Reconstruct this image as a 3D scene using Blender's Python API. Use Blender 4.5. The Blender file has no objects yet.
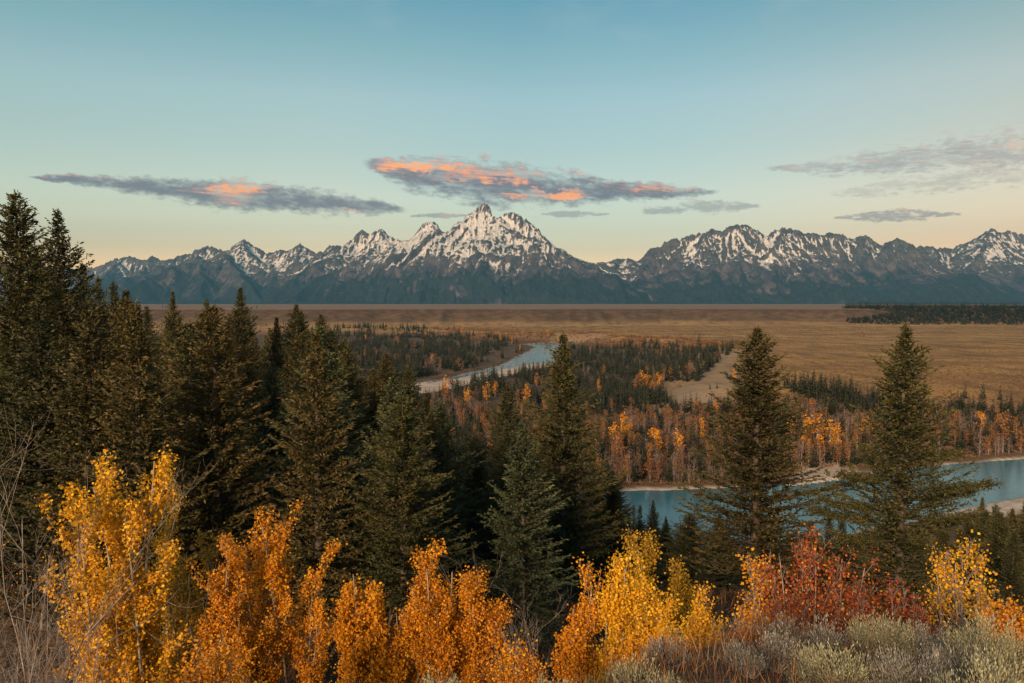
import bpy, math, random
import numpy as np
from mathutils import Vector, Matrix

R = np.random.default_rng(11)
random.seed(5)
sc = bpy.context.scene
COL = sc.collection
EYE = 80.0
F = 796.0
PITCH = math.atan((341.5 - 303.0) / F)
CP, SP = math.cos(PITCH), math.sin(PITCH)

# ------------------------------------------------------------------ measuring helpers
def ray(px, py):
    a = (np.asarray(px, float) - 512) / F
    b = (341.5 - np.asarray(py, float)) / F
    return a, CP + b * SP, -SP + b * CP           # x, y, z of the view ray

def at(px, py, z):
    x, y, dz = ray(px, py)
    t = (z - EYE) / dz
    return x * t, y * t

def at_y(px, py, Y):
    x, y, dz = ray(px, py)
    t = Y / y
    return x * t, t * y, EYE + dz * t

def project(x, y, z):
    r = z - EYE
    dep = y * CP - r * SP
    up = y * SP + r * CP
    return 512 + F * x / dep, 341.5 - F * up / dep

# ------------------------------------------------------------------ noise
_T = np.random.default_rng(3).random((512, 512))
def vnoise(x, y, seed=0):
    x = x + seed * 17.37; y = y + seed * 9.71
    xi = np.floor(x).astype(int); yi = np.floor(y).astype(int)
    fx = x - xi; fy = y - yi
    fx = fx * fx * (3 - 2 * fx); fy = fy * fy * (3 - 2 * fy)
    a = _T[xi & 511, yi & 511]; b = _T[(xi + 1) & 511, yi & 511]
    c = _T[xi & 511, (yi + 1) & 511]; d = _T[(xi + 1) & 511, (yi + 1) & 511]
    return (a * (1 - fx) + b * fx) * (1 - fy) + (c * (1 - fx) + d * fx) * fy

def fbm(x, y, octaves=4, seed=0, gain=.5):
    s = 0; a = 1; n = 0
    for k in range(octaves):
        s = s + a * vnoise(x * 2 ** k, y * 2 ** k, seed + k * 3.1); n += a; a *= gain
    return s / n

def ridged(x, y, octaves=4, seed=0, gain=.5):
    s = 0; a = 1; n = 0
    for k in range(octaves):
        s = s + a * (1 - np.abs(2 * vnoise(x * 2 ** k, y * 2 ** k, seed + k * 3.1) - 1)); n += a; a *= gain
    return s / n

def sstep(a, b, x):
    t = np.clip((x - a) / (b - a), 0, 1)
    return t * t * (3 - 2 * t)

def sdf(poly, x, y):
    """distance to a polygon, negative inside"""
    d = np.full(x.shape, 1e18); inside = np.zeros(x.shape, bool)
    n = len(poly)
    for i in range(n):
        ax, ay = poly[i]; bx, by = poly[(i + 1) % n]
        ex, ey = bx - ax, by - ay
        t = np.clip(((x - ax) * ex + (y - ay) * ey) / (ex * ex + ey * ey + 1e-9), 0, 1)
        d = np.minimum(d, (x - ax - t * ex) ** 2 + (y - ay - t * ey) ** 2)
        c = (ay > y) != (by > y)
        with np.errstate(divide='ignore', invalid='ignore'):
            xi = ax + (y - ay) * ex / (ey if ey != 0 else 1e-9)
        inside ^= c & (x < xi)
    d = np.sqrt(d)
    return np.where(inside, -d, d)

# ------------------------------------------------------------------ mesh + object helpers
def mesh_from(name, verts, faces, mat=None, attrs=None, smooth=False):
    """verts Nx3, faces MxK (all with the same number of corners)"""
    verts = np.asarray(verts, np.float32); faces = np.asarray(faces, np.int32)
    me = bpy.data.meshes.new(name)
    m, k = faces.shape
    me.vertices.add(len(verts)); me.vertices.foreach_set('co', verts.ravel())
    me.loops.add(m * k); me.loops.foreach_set('vertex_index', faces.ravel())
    me.polygons.add(m); me.polygons.foreach_set('loop_start', np.arange(0, m * k, k, dtype=np.int32))
    try: me.polygons.foreach_set('loop_total', np.full(m, k, np.int32))
    except Exception: pass
    if smooth: me.polygons.foreach_set('use_smooth', np.ones(m, bool))
    for an, av in (attrs or {}).items():
        at_ = me.attributes.new(an, 'FLOAT', 'POINT'); at_.data.foreach_set('value', np.asarray(av, np.float32))
    if mat: me.materials.append(mat)
    me.update(); me.validate()
    return me

def link(name, me, parent=None, loc=(0, 0, 0)):
    o = bpy.data.objects.new(name, me); COL.objects.link(o)
    o.location = loc
    if parent: o.parent = parent
    return o

def tag(o, label=None, cat=None, group=None, kind=None):
    if label: o['label'] = label
    if cat: o['category'] = cat
    if group: o['group'] = group
    if kind: o['kind'] = kind
    return o

def grid_faces(nr, nc):
    i = np.arange((nr - 1) * nc).reshape(nr - 1, nc)[:, :-1].ravel()
    return np.stack([i, i + 1, i + nc + 1, i + nc], 1)

class Quads:
    def __init__(s): s.v = []; s.f = []; s.a = []; s.n = 0
    def add(s, v, f, a=None):
        v = np.asarray(v, float); f = np.asarray(f)
        s.v.append(v); s.f.append(f + s.n); s.n += len(v)
        s.a.append(np.full(len(v), .5) if a is None else np.broadcast_to(a, (len(v),)))
    def blades(s, base, d, w, tint):
        """diamond shaped leaves or sprays: base point, length vector, half width vector"""
        n = len(base)
        v = np.stack([base, base + d * .45 + w, base + d, base + d * .45 - w], 1).reshape(-1, 3)
        s.add(v, np.arange(4 * n).reshape(n, 4), np.repeat(tint, 4))
    def tube(s, pts, rad, sides=5, tint=.5):
        pts = np.asarray(pts, float); rad = np.asarray(rad, float); n = len(pts)
        t = np.gradient(pts, axis=0); t /= np.linalg.norm(t, axis=1)[:, None] + 1e-9
        ref = np.where(np.abs(t[:, 2:3]) > .9, [[1., 0, 0]], [[0, 0, 1.]])
        u = np.cross(t, ref); u /= np.linalg.norm(u, axis=1)[:, None]; w = np.cross(t, u)
        a = np.arange(sides) * 2 * math.pi / sides
        v = pts[:, None] + rad[:, None, None] * (np.cos(a)[None, :, None] * u[:, None] + np.sin(a)[None, :, None] * w[:, None])
        f = []
        for i in range(n - 1):
            for j in range(sides):
                k = (j + 1) % sides
                f.append((i * sides + j, i * sides + k, (i + 1) * sides + k, (i + 1) * sides + j))
        s.add(v.reshape(-1, 3), f, tint)
    def arrays(s): return np.concatenate(s.v), np.concatenate(s.f), np.concatenate(s.a)
    def mesh(s, name, mat):
        v, f, a = s.arrays()
        return mesh_from(name, v, f, mat, {'tint': a})

def unit(v): return v / (np.linalg.norm(v, axis=-1, keepdims=True) + 1e-9)

# ------------------------------------------------------------------ node helper
class NT:
    def __init__(s, tree): s.t = tree; s.n = tree.nodes; s.l = tree.links; s.n.clear()
    def node(s, typ, **kw):
        nd = s.n.new(typ)
        ins = kw.pop('ins', {})
        for k, v in kw.items(): setattr(nd, k, v)
        for k, v in ins.items():
            sock = nd.inputs[k]
            if isinstance(v, bpy.types.NodeSocket): s.l.new(v, sock)
            else: sock.default_value = v
        return nd
    def m(s, op, a, b=0.0, c=None, clamp=False):
        ins = {0: a, 1: b}
        if c is not None: ins[2] = c
        return s.node('ShaderNodeMath', operation=op, use_clamp=clamp, ins=ins).outputs[0]
    def mix(s, f, a, b, blend='MIX'):
        nd = s.node('ShaderNodeMix', data_type='RGBA', blend_type=blend)
        for idx, v in ((0, f), (6, a), (7, b)):
            if isinstance(v, bpy.types.NodeSocket): s.l.new(v, nd.inputs[idx])
            else: nd.inputs[idx].default_value = v if idx == 0 else (*v, 1) if len(v) == 3 else v
        return nd.outputs[2]
    def ramp(s, f, stops, interp='LINEAR'):
        nd = s.node('ShaderNodeValToRGB', ins={0: f}); cr = nd.color_ramp; cr.interpolation = interp
        while len(cr.elements) > 1: cr.elements.remove(cr.elements[-1])
        for i, (p, c) in enumerate(stops):
            e = cr.elements[0] if i == 0 else cr.elements.new(p)
            e.position = p; e.color = (*c, 1) if hasattr(c, '__len__') else (c, c, c, 1)
        return nd.outputs[0]
    def step(s, x, a, b):
        return s.node('ShaderNodeMapRange', interpolation_type='SMOOTHSTEP', ins={0: x, 1: a, 2: b, 3: 0.0, 4: 1.0}).outputs[0]
    def noise(s, vec, scale, detail=4, rough=.5, dist=0.0):
        return s.node('ShaderNodeTexNoise', ins={'Vector': vec, 'Scale': scale, 'Detail': detail, 'Roughness': rough, 'Distortion': dist}).outputs[0]
    def attr(s, name): return s.node('ShaderNodeAttribute', attribute_name=name).outputs['Fac']
    def map(s, vec, scale=(1, 1, 1), loc=(0, 0, 0)):
        return s.node('ShaderNodeMapping', ins={'Vector': vec, 'Scale': scale, 'Location': loc}).outputs[0]

def material(name):
    m = bpy.data.materials.new(name); m.use_nodes = True
    return m, NT(m.node_tree)

def finish(nt, col, rough=.9, bump=None, bstr=.3, bdist=1.0, spec=.2):
    ins = {'Base Color': col, 'Roughness': rough, 'Specular IOR Level': spec}
    b = nt.node('ShaderNodeBsdfPrincipled', ins=ins)
    if bump is not None:
        bn = nt.node('ShaderNodeBump', ins={'Height': bump, 'Strength': bstr, 'Distance': bdist})
        nt.l.new(bn.outputs[0], b.inputs['Normal'])
    o = nt.node('ShaderNodeOutputMaterial', ins={0: b.outputs[0]})
    return b

# ------------------------------------------------------------------ terrain shape
def px_poly(pts, z): return [tuple(float(c) for c in at(a, b, z)) for a, b in pts]

BENCH = px_poly([(-900, 326), (330, 328.5), (430, 329.5), (520, 332), (600, 336), (690, 339), (738, 343), (712, 355),
                 (690, 372), (715, 388), (760, 392), (820, 386), (880, 384), (940, 386), (1024, 393), (1500, 410)], 16.7) + [(9000, 2600), (9000, 30000), (-16000, 30000), (-16000, 3200)]
RIVER = px_poly([(1500, 437), (1150, 449), (1024, 458.5), (990, 461), (960, 463.5), (925, 467), (900, 469), (868, 472.5), (830, 478), (800, 481.5),
                 (760, 487), (700, 489.5), (620, 491.5), (560, 494), (480, 490), (415, 472), (385, 444), (380, 414), (398, 398), (426, 392),
                 (446, 390), (470, 380), (508, 372.5), (540, 364.5), (556, 362), (556, 352), (560, 346), (600, 344.2),
                 (600, 342.2), (560, 342.3), (522, 344.5), (530, 345.5), (536, 347.5), (528, 352), (515, 358.5), (500, 366.5), (470, 373.5), (440, 381),
                 (405, 385.5), (362, 394), (345, 412), (340, 438), (358, 472), (410, 502), (500, 522), (560, 536), (640, 552),
                 (700, 556), (800, 545), (880, 528), (945, 516), (985, 506.5), (1024, 499), (1150, 478), (1500, 455)], 0.0)
BARS = [px_poly([(385, 398), (402, 385), (437, 382), (470, 376), (505, 369), (530, 364), (549, 363), (549, 367), (510, 375), (470, 384), (440, 392)], 0.5),
        px_poly([(925, 524), (940, 516), (985, 505.5), (1024, 498), (1150, 478), (1150, 490), (1024, 514), (980, 520)], 0.5),
        px_poly([(790, 483), (800, 470), (835, 466), (868, 473)], 0.8)]
PALEB = px_poly([(660, 404), (672, 390), (695, 376), (705, 364), (722, 356), (735, 358), (722, 378), (745, 392), (735, 402), (700, 410)], 8)

PD = [0, 4, 8, 12, 16, 22, 40, 60, 90, 140, 200, 260, 300, 400, 470, 600]
PL = [78.2, 77.2, 74.8, 72.5, 70.6, 68.5, 64.5, 62, 60.5, 58.5, 55, 46, 36, 9, 1.6, 1.6]
PM = [78.2, 77.4, 75.9, 73.6, 71.2, 68.5, 62, 57, 47, 31, 14, 3.5, 1.6, 1.6, 1.6, 1.6]
PR = [78.2, 77.7, 76.6, 75.1, 72.6, 68.8, 62, 57.5, 47, 31, 14, 3.2, 1.4, 1.6, 1.6, 1.6]

def ground(x, y, full=False):
    x = np.asarray(x, float); y = np.asarray(y, float)
    d = np.hypot(x, y)
    th = np.abs(np.arctan2(x, y))
    a = 512 + F * np.tan(np.clip(np.arctan2(x, y), -1.2, 1.2))
    wl = sstep(250, 520, a); wr = sstep(560, 760, a)
    L = np.interp(d, PD, PL); M = np.interp(d, PD, PM); Rr = np.interp(d, PD, PR)
    hill = L * (1 - wl) + M * wl; hill = hill * (1 - wr) + Rr * wr
    hill = hill + (78.2 - hill) * sstep(1.15, 1.9, th)
    hill = hill + (fbm(x / 40, y / 40, 3, 2) - .5) * 5 * sstep(20, 90, d) * sstep(2, 20, hill) + (fbm(x / 1.3, y / 1.3, 3, 5) - .5) * .25 * sstep(2, 7, d) * sstep(5, 20, hill)
    valley = 1.5 + (fbm(x / 60, y / 60, 3, 8) - .35) * 2.2 * sstep(100, 500, d)
    sb = sdf(BENCH, x, y)
    wob = (fbm(x / 90, y / 90, 3, 13) - .5) * 50
    wid = 75
    kb = 1 - sstep(-8, wid, sb + wob * .5)
    bench = valley + (16.7 + (fbm(x / 220, y / 220, 4, 4) - .5) * 3 - valley) * kb
    # high terrace beyond
    foot = 2330 + (fbm(x / 420, x * 0, 3, 21) - .5) * 260 + 140 * np.sin(x / 900.) - 110 * sstep(700, 1100, x)
    gul = (ridged(x / 110, y / 260, 3, 31) - .5) * 62
    kt = sstep(0, 190, y - foot + gul)
    high = 62.6 + (fbm(x / 1500, y / 1500, 3, 6) - .5) * 2
    z = np.maximum(hill, bench)
    z = z + (high - z) * kt * (y > 0)
    # river
    sr = sdf(RIVER, x, y) + (fbm(x / 22, y / 22, 2, 17) - .5) * 5
    bed = np.where(sr < 0, np.maximum(-1.6, sr * .35), 0.12 + np.maximum(sr, 0) * .16)
    z = np.where(sr < 22, np.minimum(z, np.where(sr > 8, bed + (sr - 8) * .9, bed)), z)
    sbar = np.minimum.reduce([sdf(b, x, y) for b in BARS])
    z = np.where(sbar < 3, np.clip(z, np.where(sr < 0, .25, .2) + fbm(x / 14, y / 14, 3, 9) * .5 - .25, .75), z)
    if not full: return z
    gravel = np.maximum(1 - sstep(-1, 3.5, sr + (fbm(x / 14, y / 14, 2, 19) - .5) * 5), 1 - sstep(-2, 4, sbar))
    onhill = sstep(-3, 3, hill - bench) * (d < 700)
    foot_ = np.exp(-((y - foot + 95) / 70) ** 2) * (fbm(x / 300, y / 40, 3, 23) > .38) + .8 * np.exp(-((y - 1500 - 300 * np.sin(x / 700.) + x * .35) / 26) ** 2)
    return z, gravel, kb * (1 - onhill), sstep(.0, .30, kt + (fbm(x / 60, y / 60, 3, 44) - .5) * .16) * (y > 0), onhill, foot_

def gz(x, y): return float(ground(np.array([x]), np.array([y]))[0])

def at_ground(px, py):
    px = np.atleast_1d(np.asarray(px, float)); py = np.atleast_1d(np.asarray(py, float))
    z = np.full(px.shape, 2.0)
    for _ in range(5):
        x, y = at(px, py, z)
        z = .5 * z + .5 * ground(x, y)
    x, y = at(px, py, z)
    return x, y, ground(x, y)

# ------------------------------------------------------------------ materials
def m_ground():
    m, n = material('ground_material')
    pos = n.node('ShaderNodeNewGeometry').outputs['Position']
    big = n.noise(n.map(pos, (.006, .011, .0)), 1, 5, .6)
    mid = n.noise(n.map(pos, (.035, .05, .02)), 1, 6, .65)
    fine = n.noise(n.map(pos, (.45, .45, .45)), 1, 5, .7)
    vfine = n.noise(n.map(pos, (9, 9, 9)), 1, 4, .7)
    # valley floor: dead grass, leaf litter, willow stems
    valley = n.mix(n.step(mid, .35, .65), (.085, .060, .042), (.20, .135, .088))
    valley = n.mix(n.m('MULTIPLY', fine, .8), valley, (.055, .042, .034))
    # sage bench
    b1 = n.mix(n.step(big, .40, .60), (.40, .24, .088), (.29, .165, .068))
    streak = n.noise(n.map(pos, (.004, .028, 0)), 1, 4, .6)
    b1 = n.mix(n.m('MULTIPLY', n.step(streak, .50, .66), .5), b1, (.15, .088, .05))
    b1 = n.mix(n.m('MULTIPLY', n.step(streak, .30, .44), 0.0), b1, (.42, .29, .14))
    gold = n.noise(n.map(pos, (.0035, .03, 0), (7, 3, 0)), 1, 3, .5)
    b1 = n.mix(n.m('MULTIPLY', n.step(gold, .60, .70), .8), b1, (.44, .31, .14))
    vo = n.node('ShaderNodeTexVoronoi', ins={'Vector': n.map(pos, (.16, .16, .16)), 'Scale': 1.0, 'Randomness': 1.0}).outputs['Distance']
    clump = n.m('MULTIPLY', n.m('SUBTRACT', 1, n.step(vo, .12, .5)), n.step(mid, .40, .6))
    b1 = n.mix(n.m('MULTIPLY', n.attr('gold'), .75), b1, (.50, .35, .17))
    brush = n.noise(n.map(pos, (.035, .009, 0), (2, 8, 0)), 1, 8, .72)
    b1 = n.mix(n.m('MULTIPLY', n.step(brush, .46, .62), .7), b1, (.12, .078, .042))
    bench = n.mix(n.m('MULTIPLY', clump, .75), b1, (.072, .062, .045))
    # high terrace: reddish face, pale top
    sep = n.node('ShaderNodeSeparateXYZ', ins={0: pos})
    face = n.mix(n.step(mid, .35, .65), (.070, .047, .033), (.125, .084, .056))
    nor = n.node('ShaderNodeSeparateXYZ', ins={0: n.node('ShaderNodeNewGeometry').outputs['True Normal']})
    steep = n.m('SUBTRACT', 1, n.step(nor.outputs[2], .93, .995))
    top = n.mix(big, (.26, .18, .13), (.20, .13, .09))
    bench = n.mix(n.m('MULTIPLY', steep, .65), bench, (.20, .15, .11))
    terr = n.mix(n.step(sep.outputs[2], 59.5, 61.8), face, top)
    gravel = n.mix(n.step(fine, .3, .7), (.62, .54, .46), (.40, .33, .28))
    vg = n.mix(n.step(mid, .47, .56), gravel, (.24, .135, .095))
    gravel = n.mix(.35, gravel, vg)
    hillc = n.mix(n.step(vfine, .35, .65), (.07, .045, .028), (.14, .095, .06))
    bench = n.mix(n.m('MULTIPLY', n.attr('pale'), .4), bench, n.mix(fine, (.42, .35, .29), (.22, .18, .15)))
    valley = n.mix(n.m('MULTIPLY', n.attr('pale'), .5), valley, n.mix(fine, (.42, .35, .29), (.22, .18, .15)))
    col = n.mix(n.attr('bench'), valley, bench)
    col = n.mix(n.attr('terrace'), col, terr)
    col = n.mix(n.attr('hill'), col, hillc)
    col = n.mix(n.attr('gravel'), col, gravel)
    bump = n.m('ADD', n.m('MULTIPLY', mid, 1.5), n.m('MULTIPLY', fine, .8))
    finish(n, col, .95, bump, .6, 1.0, .1)
    return m

def m_mountain():
    m, n = material('mountain_material')
    geo = n.node('ShaderNodeNewGeometry')
    pos = geo.outputs['Position']
    sp = n.node('ShaderNodeSeparateXYZ', ins={0: pos}); z = sp.outputs[2]
    nz = n.node('ShaderNodeSeparateXYZ', ins={0: geo.outputs['Normal']}).outputs[2]
    n1 = n.noise(n.map(pos, (.0022, .0016, .0016)), 1, 7, .65)
    n2 = n.noise(n.map(pos, (.0075, .0035, .0035)), 1, 7, .70, .5)
    n3 = n.noise(n.map(pos, (.027, .012, .010)), 1, 5, .72)
    n4 = n.noise(n.map(pos, (.055, .055, .03)), 1, 3, .7)
    rock = n.mix(n.step(n2, .35, .65), (.045, .041, .044), (.130, .110, .104))
    rock = n.mix(n.m('MULTIPLY', n.step(n3, .4, .65), .7), rock, (.038, .034, .037))
    strata = n.noise(n.map(pos, (.0012, .0012, .011)), 1, 4, .6, 1.0)
    rock = n.mix(n.m('MULTIPLY', n.step(strata, .5, .6), .35), rock, (.19, .155, .14))
    # snow lies where it is high, not too steep and in the hollows
    # the slopes nearer to the valley are clear of snow to a greater height
    near = n.m('MULTIPLY', n.m('MAXIMUM', n.m('SUBTRACT', 15500, sp.outputs[1]), 0), .13)
    zl = n.m('SUBTRACT', z, near)
    alt = n.m('DIVIDE', n.m('SUBTRACT', zl, 560), 1000)
    s = n.m('ADD', n.m('MULTIPLY', alt, 1.0), n.m('MULTIPLY', n.m('SUBTRACT', nz, .66), 2.1))
    s = n.m('ADD', s, n.m('MULTIPLY', n.attr('hollow'), 1.0))
    s = n.m('ADD', s, n.m('MULTIPLY', n.m('SUBTRACT', n2, .5), 1.5))
    s = n.m('ADD', s, n.m('MULTIPLY', n.m('SUBTRACT', n3, .5), 2.0))
    s = n.m('ADD', s, n.m('MULTIPLY', n.m('SUBTRACT', n4, .5), 2.2))
    s = n.m('ADD', s, n.m('MULTIPLY', n.attr('snowy'), 1.0))
    snow = n.m('MULTIPLY', n.step(s, .56, .76), n.step(zl, 120, 560))
    # forest on the lower slopes
    f = n.m('ADD', n.m('DIVIDE', n.m('SUBTRACT', 300, zl), 330), n.m('MULTIPLY', n.m('SUBTRACT', n1, .50), 6.5))
    f = n.m('ADD', f, n.m('MULTIPLY', n.m('SUBTRACT', n2, .5), 2.4))
    f = n.m('SUBTRACT', f, n.m('MULTIPLY', n.attr('hollow'), .9))
    f = n.m('SUBTRACT', f, n.m('MULTIPLY', n.m('MINIMUM', n.attr('snowy'), 0), .45))
    forest = n.m('MULTIPLY', n.step(f, .2, .6), .95)
    fcol = n.mix(n.step(n3, .4, .62), (.010, .015, .017), (.026, .032, .033))
    scree = n.mix(n.step(n2, .45, .6), (.050, .042, .050), (.140, .106, .108))
    rock = n.mix(n.m('MULTIPLY', n.step(n4, .5, .62), .5), rock, (.035, .031, .034))
    low = n.mix(n.step(zl, 900, 450), rock, scree)
    col = n.mix(forest, low, fcol)
    col = n.mix(snow, col, (.72, .70, .69))
    bump = n.m('ADD', n.m('MULTIPLY', n2, 60), n.m('MULTIPLY', n3, 22))
    finish(n, col, .9, bump, 1.0, 1.0, .1)
    return m

def m_water():
    m, n = material('water_material')
    pos = n.node('ShaderNodeNewGeometry').outputs['Position']
    w = n.noise(n.map(pos, (.9, .55, 1)), 1, 4, .6, .3)
    w2 = n.noise(n.map(pos, (.09, .05, 1)), 1, 4, .6, .5)
    col = n.mix(w2, (.03, .125, .165), (.07, .20, .25))
    hgt = n.m('ADD', n.m('MULTIPLY', w, .06), n.m('MULTIPLY', w2, .18))
    b = finish(n, col, n.m('ADD', .12, n.m('MULTIPLY', w2, .16)), hgt, .4, 1.0, .5)
    b.inputs['IOR'].default_value = 1.33
    return m

def m_leaf(name, stops, trans=.25, varied=.25, glow=1.0):
    """leaf colour from the per-leaf tint, shifted a little per tree"""
    m, n = material(name)
    t = n.attr('tint')
    rnd = n.node('ShaderNodeObjectInfo').outputs['Random']
    t2 = n.m('ADD', t, n.m('MULTIPLY', n.m('SUBTRACT', rnd, .5), varied), clamp=True)
    col = n.ramp(t2, stops)
    d = n.node('ShaderNodeBsdfPrincipled', ins={'Base Color': col, 'Roughness': .65, 'Specular IOR Level': .25})
    tr = n.node('ShaderNodeBsdfTranslucent', ins={'Color': col})
    mx = n.node('ShaderNodeMixShader', ins={0: trans, 1: d.outputs[0], 2: tr.outputs[0]})
    n.node('ShaderNodeOutputMaterial', ins={0: mx.outputs[0]})
    return m

def m_bark(name, a, b, scale=8):
    m, n = material(name)
    pos = n.node('ShaderNodeTexCoord').outputs['Object']
    k = n.noise(n.map(pos, (1, 1, .25)), scale, 5, .65)
    col = n.mix(n.step(k, .35, .65), a, b)
    finish(n, col, .9, k, .5, .03, .15)
    return m

M = {
    'ground': m_ground(), 'mountain': m_mountain(), 'water': m_water(),
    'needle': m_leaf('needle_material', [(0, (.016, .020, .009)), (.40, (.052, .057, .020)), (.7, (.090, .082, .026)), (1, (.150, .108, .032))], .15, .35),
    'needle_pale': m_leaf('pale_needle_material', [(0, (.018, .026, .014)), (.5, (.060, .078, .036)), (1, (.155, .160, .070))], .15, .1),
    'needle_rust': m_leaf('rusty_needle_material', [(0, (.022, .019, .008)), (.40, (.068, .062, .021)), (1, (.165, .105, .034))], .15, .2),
    'needle_far': m_leaf('far_needle_material', [(0, (.012, .020, .012)), (.5, (.034, .044, .022)), (1, (.078, .068, .030))], .1, .5),
    'gold': m_leaf('gold_leaf_material', [(0, (.34, .15, .012)), (.4, (.72, .36, .016)), (.8, (.88, .54, .025)), (1, (.92, .66, .07))], .35, .15),
    'amber': m_leaf('amber_leaf_material', [(0, (.28, .09, .010)), (.4, (.66, .26, .014)), (.8, (.84, .41, .020)), (1, (.92, .54, .045))], .35, .15),
    'mustard': m_leaf('mustard_leaf_material', [(0, (.20, .12, .012)), (.5, (.48, .28, .02)), (1, (.72, .42, .035))], .35, .1),
    'red': m_leaf('red_leaf_material', [(0, (.09, .020, .014)), (.42, (.22, .042, .022)), (.7, (.40, .10, .02)), (.9, (.70, .28, .03)), (1, (.80, .42, .04))], .3, .1),
    'cotton': m_leaf('cottonwood_leaf_material', [(0, (.11, .058, .034)), (.5, (.25, .115, .045)), (1, (.44, .20, .05))], .3, .5),
    'cotton_bright': m_leaf('bright_cottonwood_material', [(0, (.26, .09, .016)), (.5, (.60, .25, .022)), (1, (.80, .42, .04))], .3, .3),
    'mauve': m_leaf('bare_twig_material', [(0, (.070, .048, .044)), (.5, (.19, .125, .11)), (1, (.31, .20, .165))], .1, .5),
    'scrub': m_leaf('scrub_material', [(0, (.045, .030, .022)), (.5, (.125, .080, .055)), (1, (.26, .14, .06))], .1, .1),
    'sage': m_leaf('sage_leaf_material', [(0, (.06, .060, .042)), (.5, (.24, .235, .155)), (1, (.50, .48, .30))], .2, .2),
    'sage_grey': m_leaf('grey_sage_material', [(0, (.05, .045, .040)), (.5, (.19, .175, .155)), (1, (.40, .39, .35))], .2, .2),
    'straw': m_leaf('dry_grass_material', [(0, (.07, .030, .020)), (.4, (.20, .10, .05)), (.6, (.42, .17, .045)), (.75, (.30, .20, .11)), (1, (.50, .40, .26))], .2, .1),
    'bark': m_bark('conifer_bark_material', (.050, .040, .034), (.14, .115, .10)),
    'bark_pale': m_bark('aspen_bark_material', (.20, .165, .12), (.42, .37, .29), 12),
    'bark_grey': m_bark('grey_branch_material', (.13, .11, .10), (.34, .30, .28), 20),
}

# ------------------------------------------------------------------ the ground sheet and the river
def build_ground():
    az = np.concatenate([np.linspace(-180, -45, 28)[:-1], np.linspace(-45, -36, 24)[:-1], np.linspace(-36, 36, 620), np.linspace(36, 45, 24)[1:], np.linspace(45, 180, 28)[1:]])
    rr = np.concatenate([[0.05], np.geomspace(.6, 60, 150)[:-1], np.geomspace(60, 900, 330)[:-1], np.geomspace(900, 3200, 190)[:-1], np.geomspace(3200, 21500, 40)])
    A, Q = np.meshgrid(np.radians(az), rr)
    x = np.sin(A) * Q; y = np.cos(A) * Q
    # squeeze the far part behind the camera so that the sheet stays inside the air
    lim = np.where(y < 0, np.minimum(1.0, 1500 / np.maximum(-y, 1e-6)), 1.0)
    s = np.minimum(lim, np.minimum(1.0, 15500 / np.maximum(np.abs(x), 1e-6)))
    x = x * s; y = y * s
    z, gravel, bench, terr, hill, gold = ground(x, y, True)
    pale = np.clip(1 - sstep(-10, 30, sdf(PALEB, x, y) + (fbm(x / 25, y / 25, 3, 33) - .5) * 60), 0, 1)
    v = np.stack([x, y, z], -1).reshape(-1, 3)
    me = mesh_from('ground', v, grid_faces(*x.shape)[:, ::-1], M['ground'],
                   {'gravel': gravel.ravel(), 'bench': bench.ravel(), 'terrace': terr.ravel(), 'hill': hill.ravel(), 'gold': gold.ravel(), 'pale': pale.ravel()}, True)
    tag(link('ground', me), kind='structure')
    # water sheet: a band that follows the river a little beyond its banks
    g = 6.0
    xs = np.arange(-260, 1000, g); ys = np.arange(150, 1750, g)
    X, Y = np.meshgrid(xs, ys)
    S = sdf(RIVER, X, Y)
    keep = (S < 16)
    idx = -np.ones(X.shape, int); f = []
    cell = keep[:-1, :-1] & keep[1:, :-1] & keep[:-1, 1:] & keep[1:, 1:]
    nc = X.shape[1]
    ii, jj = np.nonzero(cell)
    a = ii * nc + jj
    f = np.stack([a, a + 1, a + nc + 1, a + nc], 1)
    used, inv = np.unique(f, return_inverse=True)
    v = np.stack([X.ravel()[used], Y.ravel()[used], np.zeros(len(used))], 1)
    tag(link('river', mesh_from('river', v, inv.reshape(-1, 4), M['water'], None, True)), kind='structure')
build_ground()

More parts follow.
